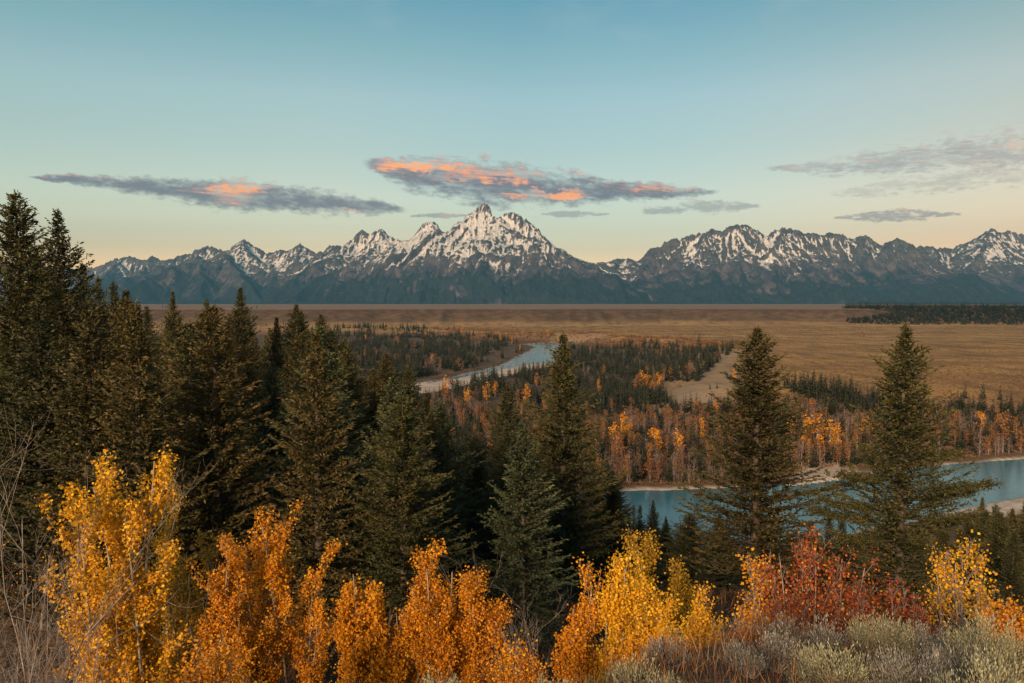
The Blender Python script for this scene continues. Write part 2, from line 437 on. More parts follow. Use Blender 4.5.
# ------------------------------------------------------------------ the mountain range
SKY = [(-260,262),(-200,255),(-150,262),(-90,250),(-40,258),(0,262),(50,268),(89,267.6),(101,265),(114,259),(127,255.7),(140,258.7),(146,260.7),(152,255),(161,260),(173,260),(178,255.7),(193,252),
 (208,246),(216,248),(226,251),(230,250),(235,243.5),(244,238),(251,243.5),(259,248.5),(265,252),(272,252),(278,250),(283,248),(288,250),(300,243),(307,248.5),(316,252.4),(324,252),
 (329,246),(336.5,245),(341.6,247),(346.6,243.5),(354,237),(362,229),(368,233),(373,232),(380,228),(385,232),(392,237),(402.5,241),(409,241),(418,231),(425,223),(430.5,221),(437,224.5),
 (443,232),(449,233.5),(456,223.7),(461,222.5),(468.6,214),(476,209),(484,200.8),(489.5,206.7),(492.6,216.5),(496.5,217.6),(502,213),(510,211.6),(516,213),(524,219),(529,220.6),(534,225.7),
 (538,228),(541.6,234.6),(548,239.7),(554,247),(567,253.6),(580,259),(588.5,263),(597,264),(607.6,263),(615,259),(628,257.4),(637,262),(643,257.4),(648,250.6),(653,246.5),(659,248),(665,242),
 (672,238),(681,238),(686,236),(699,233),(706.6,232),(713,228.7),(722,231),(731,225.7),(738,224),(747,224),(756,229.5),(765,236),(769,237),(774,229.5),(781.5,227.5),(793,228.7),(803,232.6),
 (813,232),(823.4,234.6),(834,233),(844,234),(851.6,238.5),(862,235.4),(869.5,237.3),(880,244),(887.4,242.5),(897,238.5),(904,241),(910,242.5),(917,248),(928,245.6),(937.5,248),(952,248),
 (961,244),(971,242.5),(980.5,235),(991,228.5),(998.4,232.5),(1010,229.7),(1019,233),(1040,240),(1070,232),(1100,245),(1150,238),(1200,250),(1290,255)]
SKYD = [(-260,18.2),(0,18.2),(90,18.0),(180,17.6),(244,17.2),(300,16.8),(362,16.4),(409,16.2),(430,15.9),(484,16.0),(538,15.8),(554,15.3),(590,16.4),(628,17.6),(643,15.8),(653,15.2),(700,15.3),(747,15.6),(781,15.4),(844,15.6),(870,15.4),(897,15.0),(917,16.2),(945,17.0),(971,17.0),(991,16.6),(1290,16.6)]
# spurs and foothills in front, traced where the photograph shows them: (x, y, distance in km)
SPURS = [
 [(484,203,16.0),(497,222,15.6),(515,232,15.2),(535,238,14.8),(548,241,14.4),(570,256,14.1),(600,272,13.6),(618,287,13.2),(632,302,12.8)],
 [(548,241,14.4),(530,254,14.0),(505,270,13.6),(488,285,13.2),(470,301,12.8)],
 [(510,212,15.9),(512,235,15.5),(508,252,15.1),(498,268,14.6)],
 [(484,203,16.0),(478,222,15.6),(470,238,15.2),(478,254,14.6),(460,275,14.0),(446,298,13.2)],
 [(478,254,14.6),(490,272,14.1),(497,287,13.6)],
 [(538,228,15.8),(524,244,15.3),(510,262,14.7)],
 [(430,221,15.9),(438,240,15.5),(442,256,15.0),(425,272,14.4),(400,288,13.6),(380,301,13.0)],
 [(430,221,15.9),(412,238,15.5),(396,250,15.0),(370,268,14.4),(352,285,13.6),(335,301,12.9)],
 [(380,228,16.4),(378,246,15.9),(362,258,15.2),(330,272,14.5),(303,288,13.8),(285,301,13.0)],
 [(362,229,16.4),(350,248,15.9),(338,256,15.4),(315,262,14.9),(292,279,14.3),(272,297,13.6)],
 [(336,245,16.5),(322,257,16.0),(305,268,15.4)],
 [(300,243,16.8),(296,260,16.2),(288,276,15.6)],
 [(278,250,16.9),(272,268,16.3),(262,282,15.7)],
 [(244,238,17.2),(252,256,16.6),(262,270,16.0)],
 [(244,238,17.2),(232,254,16.6),(226,259,15.9),(200,262,15.3),(172,268,14.8),(148,277,14.2),(128,290,13.6),(112,303,13.0)],
 [(226,259,15.9),(238,270,15.1),(250,284,14.4),(262,300,13.6)],
 [(200,262,15.3),(205,278,14.6),(200,294,13.8)],
 [(208,246,17.4),(196,258,16.8)],
 [(178,256,17.6),(160,266,16.9),(140,272,16.3),(118,280,15.6),(95,290,14.8)],
 [(127,256,17.9),(112,268,17.2),(98,280,16.3),(80,292,15.4)],
 [(653,247,15.2),(650,262,14.7),(640,276,14.2),(628,292,13.6)],
 [(672,238,15.2),(676,258,14.7),(672,276,14.1),(660,294,13.4)],
 [(706,232,15.3),(700,252,14.8),(706,268,14.3),(690,284,13.8),(680,300,13.2)],
 [(738,224,15.6),(732,244,15.1),(726,262,14.6),(738,278,14.0),(726,298,13.3)],
 [(756,229,15.6),(764,250,15.0),(776,266,14.5),(788,280,13.9),(800,298,13.2)],
 [(781,227,15.4),(786,244,15.0),(800,258,14.5),(818,272,14.0),(838,290,13.4)],
 [(823,235,15.5),(830,252,15.0),(846,268,14.4),(862,284,13.8),(878,300,13.2)],
 [(862,235,15.4),(866,252,15.0),(880,266,14.5),(900,280,14.0),(915,297,13.4)],
 [(897,238,15.0),(914,254,14.6),(932,268,14.2),(950,282,13.8),(975,300,13.2)],
 [(897,238,15.0),(890,258,14.6),(900,276,14.1)],
 [(991,228,16.6),(984,248,16.0),(972,266,15.4),(962,284,14.8)],
 [(991,228,16.6),(1004,248,16.0),(1012,268,15.3),(1020,290,14.5)],
 [(1070,232,16.6),(1062,255,15.9),(1050,280,15.0)],
 [(628,257,17.6),(622,272,16.8),(612,288,16.0)],
 [(928,246,16.9),(924,262,16.2),(930,280,15.4)],
 [(50,268,18.1),(40,282,17.2),(30,296,16.2)], [(-90,250,18.2),(-80,275,17),(-70,296,15.8)],
]
def build_mountains():
    dx, dy = 18.0, 30.0
    xs = np.arange(-15300, 15300, dx); ys = np.arange(12350, 19800, dy)
    nx, ny = len(xs), len(ys)
    H = np.full((ny, nx), -400.0)
    rs = np.random.default_rng(7)
    segs = []
    def addline(pts, k, sub=1):
        for a, b in zip(pts[:-1], pts[1:]): segs.append((a, b, k, sub))
    sky = []
    sp = np.array(SKY)
    for i in range(len(sp) - 1):
        for t in ((0, .5) if sp[i + 1, 0] - sp[i, 0] > 5 else (0,)):
            q = sp[i] * (1 - t) + sp[i + 1] * t
            jag = rs.uniform(-1.3, 1.0) if t else 0
            D = np.interp(q[0], [a for a, _ in SKYD], [b for _, b in SKYD]) * 1000 + rs.uniform(-60, 60)
            sky.append(tuple(float(c) for c in at_y(q[0], q[1] + jag, D)))
    addline(sky, 1.25); nsky = len(segs)
    spurs = []
    for s in SPURS:
        pts = []
        for (a, b, D) in s: pts.append(np.array([float(c) for c in at_y(a, b, D * 1000)]))
        # break every leg in two with a wobble
        out = [pts[0]]
        for p, q in zip(pts[:-1], pts[1:]):
            mid = (p + q) / 2 + np.array([rs.normal(0, 60), rs.normal(0, 60), rs.normal(-10, 22)])
            out += [mid, q]
        addline(out, .80); spurs.append(out)
    # smaller ribs that leave the skyline and the spurs towards the valley
    def rib(p, ang, length, drop, k):
        pts = [np.array(p)]; n = 5
        for i in range(n):
            st = length / n
            ang += rs.normal(0, .22)
            pts.append(pts[-1] + np.array([math.sin(ang) * st, -math.cos(ang) * st, -drop * st * rs.uniform(.75, 1.3)]))
        addline(pts, k)
        return pts
    for i in range(3, len(sky) - 1, 2):
        p = sky[i]; L = max(300, (p[2] - 150) * rs.uniform(.9, 1.7))
        pts = rib((p[0], p[1], p[2] - rs.uniform(10, 60)), rs.normal(0, .45), L, rs.uniform(.55, .85), 1.25)
        if rs.random() < .7: rib(pts[2] - np.array([0, 0, 15]), rs.choice([-1, 1]) * rs.uniform(.6, 1.2), L * .45, .7, 1.3)
    for s in spurs:
        for j in range(1, len(s) - 1):
            for sg in (-1, 1):
                if s[j][2] > 180 and rs.random() < .85:
                    rib(s[j] - np.array([0, 0, 20]), sg * rs.uniform(.7, 1.25), max(250, (s[j][2] - 80) * rs.uniform(.7, 1.3)), rs.uniform(.55, .78), 1.15)
    # a far side so that the range has a back
    for si, (a, b, k, sub) in enumerate(segs):
        a = np.asarray(a, float); b = np.asarray(b, float)
        top = max(a[2], b[2]); reach = (top + 300) / (k * .55)
        x0, x1 = min(a[0], b[0]) - reach, max(a[0], b[0]) + reach
        y0, y1 = min(a[1], b[1]) - reach, max(a[1], b[1]) + reach
        i0, i1 = np.searchsorted(xs, [x0, x1]); j0, j1 = np.searchsorted(ys, [y0, y1])
        if i1 <= i0 or j1 <= j0: continue
        X, Y = np.meshgrid(xs[i0:i1], ys[j0:j1])
        e = b[:2] - a[:2]; L = np.hypot(*e)
        t = np.clip(((X - a[0]) * e[0] + (Y - a[1]) * e[1]) / (L * L + 1e-6), 0, 1)
        cx = a[0] + t * e[0]; cy = a[1] + t * e[1]
        d = np.hypot(X - cx, Y - cy)
        cz = a[2] + t * (b[2] - a[2])
        if si < nsky: cz = cz + (ridged((cx + cy) / 55, cx * 0, 3, 120, .6) - .72) * 46
        # gullies run down from the crest: noise across, slow along the fall line
        g = ridged((cx + cy * .7) / 210 + (X * .35) / 260, (cy - cx * .3) / 260 + d / 1500, 3, 40)
        hgt = cz - d * k * (.78 + .42 * (1 - g)) * (1.12 - .40 * sstep(150, 1600, d))
        W = H[j0:j1, i0:i1]
        np.maximum(W, hgt, out=W)
    X, Y = np.meshgrid(xs, ys)
    amp = sstep(80, 900, H)
    wx = X + 120 * (fbm(X / 500, Y / 500, 3, 81) - .5); wy = Y + 120 * (fbm(X / 500, Y / 500, 3, 91) - .5)
    H += (ridged(wx / 420, wy / 520, 4, 51, .55) - .62) * 130 * sstep(60, 500, H) * (1 - sstep(900, 1700, H) * .45)
    H += (ridged(wx / 85, wy / 380, 4, 61, .62) - .6) * (46 + 60 * sstep(700, 1200, H)) * amp
    H += (ridged(wx / 50, wy / 65, 2, 131, .6) - .58) * 46 * sstep(350, 1100, H)
    # smooth wooded moraine at the foot
    base = 52 + 95 * fbm(X / 1300, Y / 1300, 4, 71) * sstep(12350, 13400, Y)
    H = np.maximum(H, base)
    H[0, :] = 40; H[:, 0] = 40; H[:, -1] = 40
    # keep the traced skyline: nothing may stand above it
    px, py = project(X, Y, H)
    lim = np.interp(px, sp[:, 0], sp[:, 1]) + (.66 - ridged(X / 190, X * 0, 2, 98, .6)) * 4.5 + (.62 - ridged(X / 66, X * 0, 2, 97, .7)) * 4.0
    tooh = np.clip(lim - py, 0, 40)
    H -= tooh * Y / F
    def blur(a, k):
        for _ in range(k):
            a = (a + np.roll(a, 1, 0) + np.roll(a, -1, 0) + np.roll(a, 1, 1) + np.roll(a, -1, 1)) / 5
        return a
    hollow = np.clip((blur(H, 4) - H) / 16, -1, 1) * .6 + np.clip((blur(H, 40) - H) / 55, -1, 1) * .7
    ppx = px
    snowy = -.30 * sstep(600, 700, px) - .12 * (1 - sstep(250, 420, px))
    # snowfields and bare buttresses of the range
    for cx, cy, rx, ry, k in [(462, 258, 20, 14, .50), (500, 268, 14, 9, .45), (545, 247, 13, 5, .5), (515, 232, 30, 20, -.12), (400, 244, 18, 7, .6), (372, 262, 14, 8, .3), (478, 276, 13, 15, -1.2), (565, 278, 48, 20, -.6),
                              (530, 285, 60, 12, -.4), (190, 280, 50, 14, -1.6), (226, 266, 20, 8, -.5), (246, 268, 12, 12, .4), (282, 262, 20, 12, .15), (135, 268, 30, 8, .1), (345, 286, 75, 15, -1.3), (425, 275, 26, 16, -.8), (385, 235, 20, 8, .1),
                              (618, 268, 18, 9, .6), (664, 268, 26, 26, -.75), (692, 252, 8, 18, .7), (722, 270, 22, 26, -.35), (748, 238, 16, 14, .3), (773, 254, 9, 20, .7), (800, 250, 16, 14, .25), (835, 262, 30, 26, -.2), (880, 268, 40, 26, -.6),
                              (905, 262, 16, 20, -.3), (932, 264, 12, 10, .5), (995, 254, 12, 4, .8), (960, 262, 16, 16, -.3), (1000, 280, 40, 14, -.6), (585, 266, 14, 8, -.2), (495, 216, 6, 6, -.2), (484, 212, 12, 10, -.55)]:
        snowy += k * np.exp(-((px - cx) / rx) ** 2 - ((py - cy) / ry) ** 2)
    v = np.stack([X, Y, H], -1).reshape(-1, 3)
    me = mesh_from('mountains', v, grid_faces(ny, nx), M['mountain'], {'hollow': hollow.ravel(), 'snowy': snowy.ravel()}, True)
    tag(link('mountains', me), kind='structure')
build_mountains()

# ------------------------------------------------------------------ how the plants are made
def rand_unit(rs, n):
    return unit(rs.normal(size=(n, 3)))

def conifer(h, rad, seed, bare=.15, whorl=.42, per=6, step=.17, twig=.42, tw=.055, droop=.25, lean=.0, shape=.85, gap=.12, dead=0, arms=(), knob=.0):
    """one conifer standing at the origin: (trunk, crown) as Quads; sprays of needles along limbs"""
    rs = np.random.default_rng(seed)
    tr, cr = Quads(), Quads()
    k = 9
    zz = np.linspace(0, h, k)
    bend = np.cumsum(rs.normal(0, .006 * h / k, (k, 2)), 0)
    tp = np.stack([bend[:, 0] + lean * zz, bend[:, 1], zz - .4 * (zz == 0)], 1)
    r0 = h * .0125 + .05
    tr.tube(tp, r0 * (1 - zz / h) ** .8 + .015, 7)
    def trunk_at(z): return np.array([np.interp(z, zz, tp[:, 0]), np.interp(z, zz, tp[:, 1]), z])
    z = h * bare; B = []; D = []; W = []; T = []
    lob = rs.uniform(0, 6.28, 4)
    ang = rs.uniform(0, 6.28)
    while z < h * .993:
        t = (z - h * bare) / (h * (1 - bare))
        # narrow tip, full middle, slightly pulled-in skirt
        prof = (1 - t) ** shape * (0.62 + .38 * min(1, t / .16))
        ang += 2.4 + rs.normal(0, .35); a = ang
        z += whorl / per * rs.uniform(.3, 1.7) * (1.1 - .45 * t)
        if rs.random() < gap * .5: continue
        lump = 1 + .26 * math.sin(z * 1.25 + lob[0] + 2 * a) + .22 * math.sin(z * 2.6 + lob[1] - 3 * a) + .14 * math.sin(z * 5.1 + lob[2] + a)
        L = max(.15, rad * prof * rs.uniform(.62, 1.15) * lump)
        if rs.random() < .035: L *= 1.35
        up = .20 + .50 * t ** 1.3 - 1.6 * droop * (1 - t) ** 2 + rs.normal(0, .13)      # rises near the tip, sags below
        p0 = trunk_at(z)
        dirh = np.array([math.cos(a), math.sin(a), 0])
        m = max(3, int(L / .55) + 2)
        s = np.linspace(0, 1, m)
        sag = rs.uniform(.12, .34) * (1 - t * .6)
        wig = rs.normal(0, .05, m) * s
        side = np.array([-dirh[1], dirh[0], 0])
        pts = p0 + dirh * (s * L)[:, None] + side * (wig * L)[:, None] + np.array([0, 0, 1.]) * (L * (up * s + sag * s ** 2.2))[:, None]
        if L > .8: tr.tube(pts, np.linspace(.010 + L * .007, .005, m), 3, .3)
        tone = rs.normal(0, .07)
        # flat sprays to both sides of the limb
        n1 = max(4, int(L / step * 1.5))
        u = rs.uniform(.06, 1, n1) ** .85
        bp = np.stack([np.interp(u, s, pts[:, i]) for i in range(3)], 1)
        sg = rs.choice([-1, 1], n1)
        spread = rs.uniform(.2, 1.2, n1) * (1 - u * .5)
        dv = dirh * (1 - .35 * spread)[:, None] + side * (sg * spread)[:, None] + np.array([0, 0, 1.]) * rs.normal(.22, .26, n1)[:, None]
        dv = unit(dv) * (twig * rs.uniform(.5, 1.25, n1) * (.5 + .5 * min(1, L / 1.2)) * (1 - .3 * u))[:, None]
        B.append(bp); D.append(dv); W.append(unit(np.cross(dv, rand_unit(rs, n1) + np.array([0, 0, .6]))) * (tw * rs.uniform(.6, 1.4, n1))[:, None])
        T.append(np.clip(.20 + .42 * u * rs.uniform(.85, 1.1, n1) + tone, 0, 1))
        # soft tufts all round it
        q = max(3, int(L / step * 1.1))
        u2 = rs.uniform(.10, 1.02, q); bp = np.stack([np.interp(u2, s, pts[:, i]) for i in range(3)], 1) + rs.normal(0, .10, (q, 3)) * min(1, L)
        dv = rand_unit(rs, q) * (twig * .55 * rs.uniform(.6, 1.2, q))[:, None]; B.append(bp); D.append(dv)
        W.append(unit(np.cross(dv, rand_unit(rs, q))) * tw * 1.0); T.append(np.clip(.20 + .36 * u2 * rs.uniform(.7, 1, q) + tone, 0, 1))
    # leader
    top = trunk_at(h)
    n = 10; B.append(top - np.array([0, 0, 1]) * rs.uniform(-.1, .5, n)[:, None]); dv = rand_unit(rs, n) * .12 + np.array([0, 0, .2]); D.append(dv); W.append(unit(np.cross(dv, rand_unit(rs, n))) * .03); T.append(np.full(n, .5))
    # bare dead limbs under the crown
    for _ in range(dead):
        z = rs.uniform(.12, bare + .1) * h; a = rs.uniform(0, 6.28); L = rs.uniform(.4, 1.6)
        p0 = trunk_at(z); e = p0 + np.array([math.cos(a) * L, math.sin(a) * L, rs.uniform(-.35, .1) * L])
        tr.tube([p0, (p0 + e) / 2 + [0, 0, .05], e], [.03, .018, .006], 3, .4)
    cr.blades(np.concatenate(B), np.concatenate(D), np.concatenate(W), np.concatenate(T))
    return tr, cr

def simple_conifer(h, rad, seed, n=150, bare=.08):
    """conifer for the far side of the river"""
    rs = np.random.default_rng(seed)
    tr, cr = Quads(), Quads()
    tr.tube([(0, 0, -.3), (0, 0, h * .5), (0, 0, h * .97)], [h * .014, h * .009, .02], 4)
    t = rs.uniform(0, 1, n) ** 1.15
    z = h * (bare + (1 - bare) * t)
    a = rs.uniform(0, 6.283, n)
    R_ = rad * (1 - t) ** .8 * (1 + .25 * np.sin(3 * a + seed) * np.sin(z * 2.2 + seed)) + .08
    dirh = np.stack([np.cos(a), np.sin(a), np.zeros(n)], 1)
    base = dirh * (R_ * rs.uniform(.0, .35, n))[:, None] + np.array([0, 0, 1.]) * z[:, None]
    dv = dirh * (R_ * rs.uniform(.55, .95, n))[:, None] + np.array([0, 0, 1.]) * (R_ * rs.normal(-.12, .22, n) + .2 * t)[:, None]
    side = np.stack([-dirh[:, 1], dirh[:, 0], rs.normal(0, .55, n)], 1)
    w = unit(side) * (R_ * rs.uniform(.16, .32, n) + .06)[:, None]
    cr.blades(base, dv, w, np.clip(rs.uniform(.1, .8, n) + .15 * t, 0, 1))
    return tr, cr

def cottonwood(h, rad, seed, n=260, bare=.25, leaf=.42, twiggy=False, narrow=.75):
    """broadleaf tree of the valley: a forking trunk and clumps of leaves (or only twigs)"""
    rs = np.random.default_rng(seed)
    tr, cr = Quads(), Quads()
    tr.tube([(0, 0, -.3), (rs.normal(0, .15), rs.normal(0, .15), h * .45), (rs.normal(0, .3), rs.normal(0, .3), h * .9)], [h * .014, h * .009, .03], 4, .6)
    nc = 11
    cz = rs.uniform(bare + .06, .93, nc) * h
    prof = np.sin(np.clip((cz / h - bare) / (1 - bare), .04, 1) * math.pi) ** .6
    ca = rs.uniform(0, 6.283, nc); cR = rad * prof * rs.uniform(.2, .75, nc)
    C = np.stack([np.cos(ca) * cR, np.sin(ca) * cR, cz], 1)
    for c in C:
        tr.tube([(0, 0, max(h * bare * .6, c[2] - rs.uniform(1.2, 3.2))), c * [.6, .6, 1] - [0, 0, .5], c], [.07, .045, .02], 3, .6)
    k = rs.integers(0, nc, n)
    off = rand_unit(rs, n) * (rs.random(n) ** .5)[:, None] * rad * np.array([.46, .46, narrow])
    P = C[k] + off
    if twiggy:
        dv = unit(off * [1, 1, .5] + np.array([0, 0, 1.1]) * rad * .4 + rand_unit(rs, n) * .3) * (rs.uniform(.5, 1.1, n))[:, None]
        w = unit(np.cross(dv, rand_unit(rs, n))) * rs.uniform(.035, .075, n)[:, None]
    else:
        dv = rand_unit(rs, n) * (leaf * rs.uniform(.6, 1.3, n))[:, None]
        w = unit(np.cross(dv, rand_unit(rs, n))) * (leaf * .42 * rs.uniform(.7, 1.2, n))[:, None]
    tone = rs.uniform(-.2, .2, nc)[k]
    cr.blades(P, dv, w, np.clip(rs.uniform(.2, .8, n) + tone, 0, 1))
    return tr, cr

def broadleaf(h, spread, seed, stems=3, leaves=6000, leaf=.05, bare=.12, fork=5, depth=3, fan=.5, clump=.16, stemr=.035, thin_top=.0, lit=.5, upright=1.0, columns=None):
    """aspen or shrub: stems that fork upwards, leaves in clumps along the twigs"""
    rs = np.random.default_rng(seed)
    tr, cr = Quads(), Quads()
    ends = []
    def grow(p, d, L, r, lev):
        n = 5
        pts = [p]
        for i in range(n):
            d = unit(d + rs.normal(0, .045 if lev == 0 else .10, 3) + np.array([0, 0, .07 * upright]))
            pts.append(pts[-1] + d * L / n)
        pts = np.array(pts)
        tr.tube(pts, np.linspace(r, max(r * .35, .003), n + 1), 4 if lev < 2 else 3, rs.uniform(.3, .7))
        if lev > 0: ends.append((pts, L, lev))
        if lev < depth:
            m = fork * 3 + 3 if lev == 0 else fork
            for j in range(m):
                s = rs.uniform(.05 if lev == 0 else .15, .97); q = s * n; i = min(int(q), n - 1)
                b = pts[i] + (pts[i + 1] - pts[i]) * (q - i)
                a = rs.uniform(0, 6.283)
                o = np.array([math.cos(a), math.sin(a), 0])
                d2 = unit(d * 1.0 + o * fan * rs.uniform(.7, 1.4) + np.array([0, 0, .25 * upright]))
                grow(b, d2, L * (.29 if lev == 0 else .50) * rs.uniform(.7, 1.25) * (1.1 - .45 * s), max(r * .45 * (1 - .5 * s), .003), lev + 1)
    for s in range(stems):
        a = rs.uniform(0, 6.283) if columns is None else 0
        off = rs.uniform(0, spread * .55) if stems > 1 else 0
        base = np.array([math.cos(a) * off * .6, math.sin(a) * off * .6, -.15])
        hh = h * (1 if s == 0 else rs.uniform(.62, .95))
        if columns is not None:
            cx_, cy_, f_ = columns[s % len(columns)]; base = np.array([cx_ * .8, cy_, -.15]); hh = h * f_; off = 0
            d = unit(np.array([cx_ * .2 / max(hh, .1), 0, 1.]))
        else:
            d = unit(np.array([math.cos(a) * off / h * 1.2, math.sin(a) * off / h * 1.2, 1.0]))
        grow(base, d, hh * .98, stemr * hh / h, 0)
    wts = np.array([e[1] for e in ends]); wts = wts / wts.sum()
    k = rs.choice(len(ends), leaves, p=wts)
    P = np.empty((leaves, 3))
    u = rs.uniform(.15, 1.05, leaves)
    for i, (pts, L, lev) in enumerate(ends):
        m = np.nonzero(k == i)[0]
        if len(m) == 0: continue
        uu = np.clip(u[m], 0, 1) * (len(pts) - 1)
        for c in range(3): P[m, c] = np.interp(uu, np.arange(len(pts)), pts[:, c])
    P += rs.normal(0, clump * .5, (leaves, 3))
    keep = P[:, 2] > h * bare
    if thin_top > 0: keep &= rs.random(leaves) > thin_top * sstep(.55, 1.0, P[:, 2] / h)
    P = P[keep]; n = len(P)
    lf = leaf * rs.uniform(.5, 1.45, n)
    dv = unit(rand_unit(rs, n) + np.array([0, 0, -.35])) * lf[:, None]
    w = unit(np.cross(dv, rand_unit(rs, n))) * (lf * .46)[:, None]
    rad = np.hypot(P[:, 0], P[:, 1]); 
    tone = rs.normal(0, .12, len(ends))[k][keep]
    cr.blades(P, dv, w, np.clip(lit + tone + rs.normal(0, .17, n), 0, 1))
    return tr, cr

def sagebrush(h, rad, seed, n=2600, flower=14):
    """rounded bush of upright grey-green shoots on twisted stems, with old flower stalks"""
    rs = np.random.default_rng(seed)
    tr, cr = Quads(), Quads()
    tips = []
    for _ in range(20):
        a = rs.uniform(0, 6.283); q = rs.random() ** .5
        e = np.array([math.cos(a) * rad * q, math.sin(a) * rad * q, h * (1 - .45 * q * q) * rs.uniform(.55, 1.0)])
        mid = e * [.45, .45, .5] + rs.normal(0, .04, 3)
        tr.tube([(rs.normal(0, .03), rs.normal(0, .03), -.06), mid, e * .96], [.013, .008, .003], 4, rs.uniform(.2, .6))
        tips.append((mid, e))
    k = rs.integers(0, len(tips), n)
    m_ = np.array([t[0] for t in tips])[k]; e_ = np.array([t[1] for t in tips])[k]
    s = rs.uniform(.25, 1.12, n)[:, None]
    P = m_ + (e_ - m_) * s + rs.normal(0, .045, (n, 3))
    P[:, 2] = np.maximum(P[:, 2], h * .08)
    out = unit(P * [1, 1, .3])
    dv = unit(out * .5 + np.array([0, 0, 1.0]) + rand_unit(rs, n) * .45) * rs.uniform(.016, .042, n)[:, None]
    w = unit(np.cross(dv, rand_unit(rs, n))) * rs.uniform(.0025, .005, n)[:, None]
    hh = P[:, 2] / h
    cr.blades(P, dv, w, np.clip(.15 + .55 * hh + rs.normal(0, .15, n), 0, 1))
    st = Quads()
    for _ in range(flower):
        m, e = tips[rs.integers(len(tips))]
        L = rs.uniform(.12, .34) * h / .8
        d = unit(np.array([e[0] * .3, e[1] * .3, 1.]) + rs.normal(0, .1, 3))
        st.tube([e * .97, e + d * L * .5, e + d * L], [.004, .003, .001], 3, .5)
        q = 16; u = rs.uniform(.25, 1, q)[:, None]
        b = e + d * L * u; dv = unit(d + rand_unit(rs, q) * .6) * .03
        st.blades(b, dv, unit(np.cross(dv, rand_unit(rs, q))) * .006, rs.uniform(.4, .9, q))
    return tr, cr, st

def bare_shrub(h, spread, seed, stems=9, depth=3, r=.018, lean=(0, 0), nleaf=0, leaf=.03, per=4):
    rs = np.random.default_rng(seed)
    tr, cr = Quads(), Quads(); E = []
    def grow(p, d, L, r, lev):
        n = 4; pts = [p]
        for i in range(n):
            d = unit(d + rs.normal(0, .16, 3) + np.array([0, 0, .06])); pts.append(pts[-1] + d * L / n)
        pts = np.array(pts); tr.tube(pts, np.linspace(r, r * .4, n + 1), 3, rs.uniform(.2, .9))
        E.append(pts)
        if lev < depth:
            for j in range(per):
                s = rs.uniform(.2, .95) * n; i = min(int(s), n - 1)
                b = pts[i] + (pts[i + 1] - pts[i]) * (s - i)
                grow(b, unit(d + rs.normal(0, .55, 3) + np.array([0, 0, .2])), L * rs.uniform(.35, .6), max(r * .5, .0022), lev + 1)
    for s in range(stems):
        a = rs.uniform(0, 6.283); q = rs.uniform(.1, 1) * spread / h
        grow(np.array([rs.normal(0, .08), rs.normal(0, .08), -.05]), unit(np.array([math.cos(a) * q + lean[0], math.sin(a) * q + lean[1], 1.])), h * rs.uniform(.6, .95), r, 0)
    if nleaf:
        k = rs.integers(0, len(E), nleaf)
        P = np.array([E[i][rs.integers(1, 5)] for i in k]) + rs.normal(0, .04, (nleaf, 3))
        dv = rand_unit(rs, nleaf) * leaf; w = unit(np.cross(dv, rand_unit(rs, nleaf))) * leaf * .4
        cr.blades(P, dv, w, rs.random(nleaf))
    return tr, cr

# ------------------------------------------------------------------ placing whole plants
class Kind:
    """meshes of one plant, shared by every copy"""
    def __init__(s, parts): s.parts = parts       # [(part name, mesh)]

def join(a, b):
    for v, f, t in zip(b.v, b.f, b.a): a.add(v, f - f.min(), t)
    return a

def fit_height(h, *qs):
    q = qs[-1]
    top = float(np.percentile(np.concatenate([v[:, 2] for v in q.v]), 99.6))
    # a few stray shoots may stand above the crown
    for q in qs:
        for v in q.v: v *= h / top

def make_kind(names, quads, mats):
    return Kind([(nm, q.mesh(nm, mt)) for nm, q, mt in zip(names, quads, mats) if q.n])

def plant(kind, name, x, y, z, label, cat, group=None, size=1.0, wide=1.0, rot=None):
    root = bpy.data.objects.new(name, None); COL.objects.link(root)
    root.empty_display_size = .3
    root.location = (x, y, z); root.rotation_euler = (0, 0, random.uniform(0, 6.283) if rot is None else rot)
    root.scale = (size * wide, size * wide, size)
    tag(root, label, cat, group)
    for nm, me in kind.parts:
        o = bpy.data.objects.new(nm, me); COL.objects.link(o); o.parent = root
    return root

def merged(name, items, mats, label=None, cat=None):
    """a mass nobody could count: one mesh. items: (Quads arrays list, x, y, z, size, wide, rot); one list per material"""
    V, Fc, A, MI = [], [], [], []; n = 0
    for parts, x, y, z, s, wd, rot, off in items:
        c, sn = math.cos(rot), math.sin(rot)
        for mi, (v, f, a) in parts:
            q = np.empty_like(v)
            q[:, 0] = (v[:, 0] * c - v[:, 1] * sn) * s * wd + x
            q[:, 1] = (v[:, 0] * sn + v[:, 1] * c) * s * wd + y
            q[:, 2] = v[:, 2] * s + z
            V.append(q); Fc.append(f + n); A.append(np.clip(a + off, 0, 1)); MI.append(np.full(len(f), mi, np.int32)); n += len(v)
    me = mesh_from(name, np.concatenate(V), np.concatenate(Fc), None, {'tint': np.concatenate(A)})
    for m in mats: me.materials.append(m)
    me.polygons.foreach_set('material_index', np.concatenate(MI))
    o = link(name, me); tag(o, label, cat, kind='stuff')
    return o

# ------------------------------------------------------------------ conifers of the near hillside
CN = ['trunk', 'crown']
def ck(h, rad, seed, mat='needle', **kw):
    return make_kind(CN, conifer(h, rad, seed, **kw), [M['bark'], M[mat]])

def stand_at(px, py, dist):
    """ground spot at a distance whose tree top would be at pixel (px, py): x, y, z, height"""
    x, y, dz = ray(px, py)
    t = dist / math.hypot(x, y)
    X, Y, Z = x * t, y * t, EYE + dz * t
    g = gz(X, Y)
    return X, Y, g, Z - g

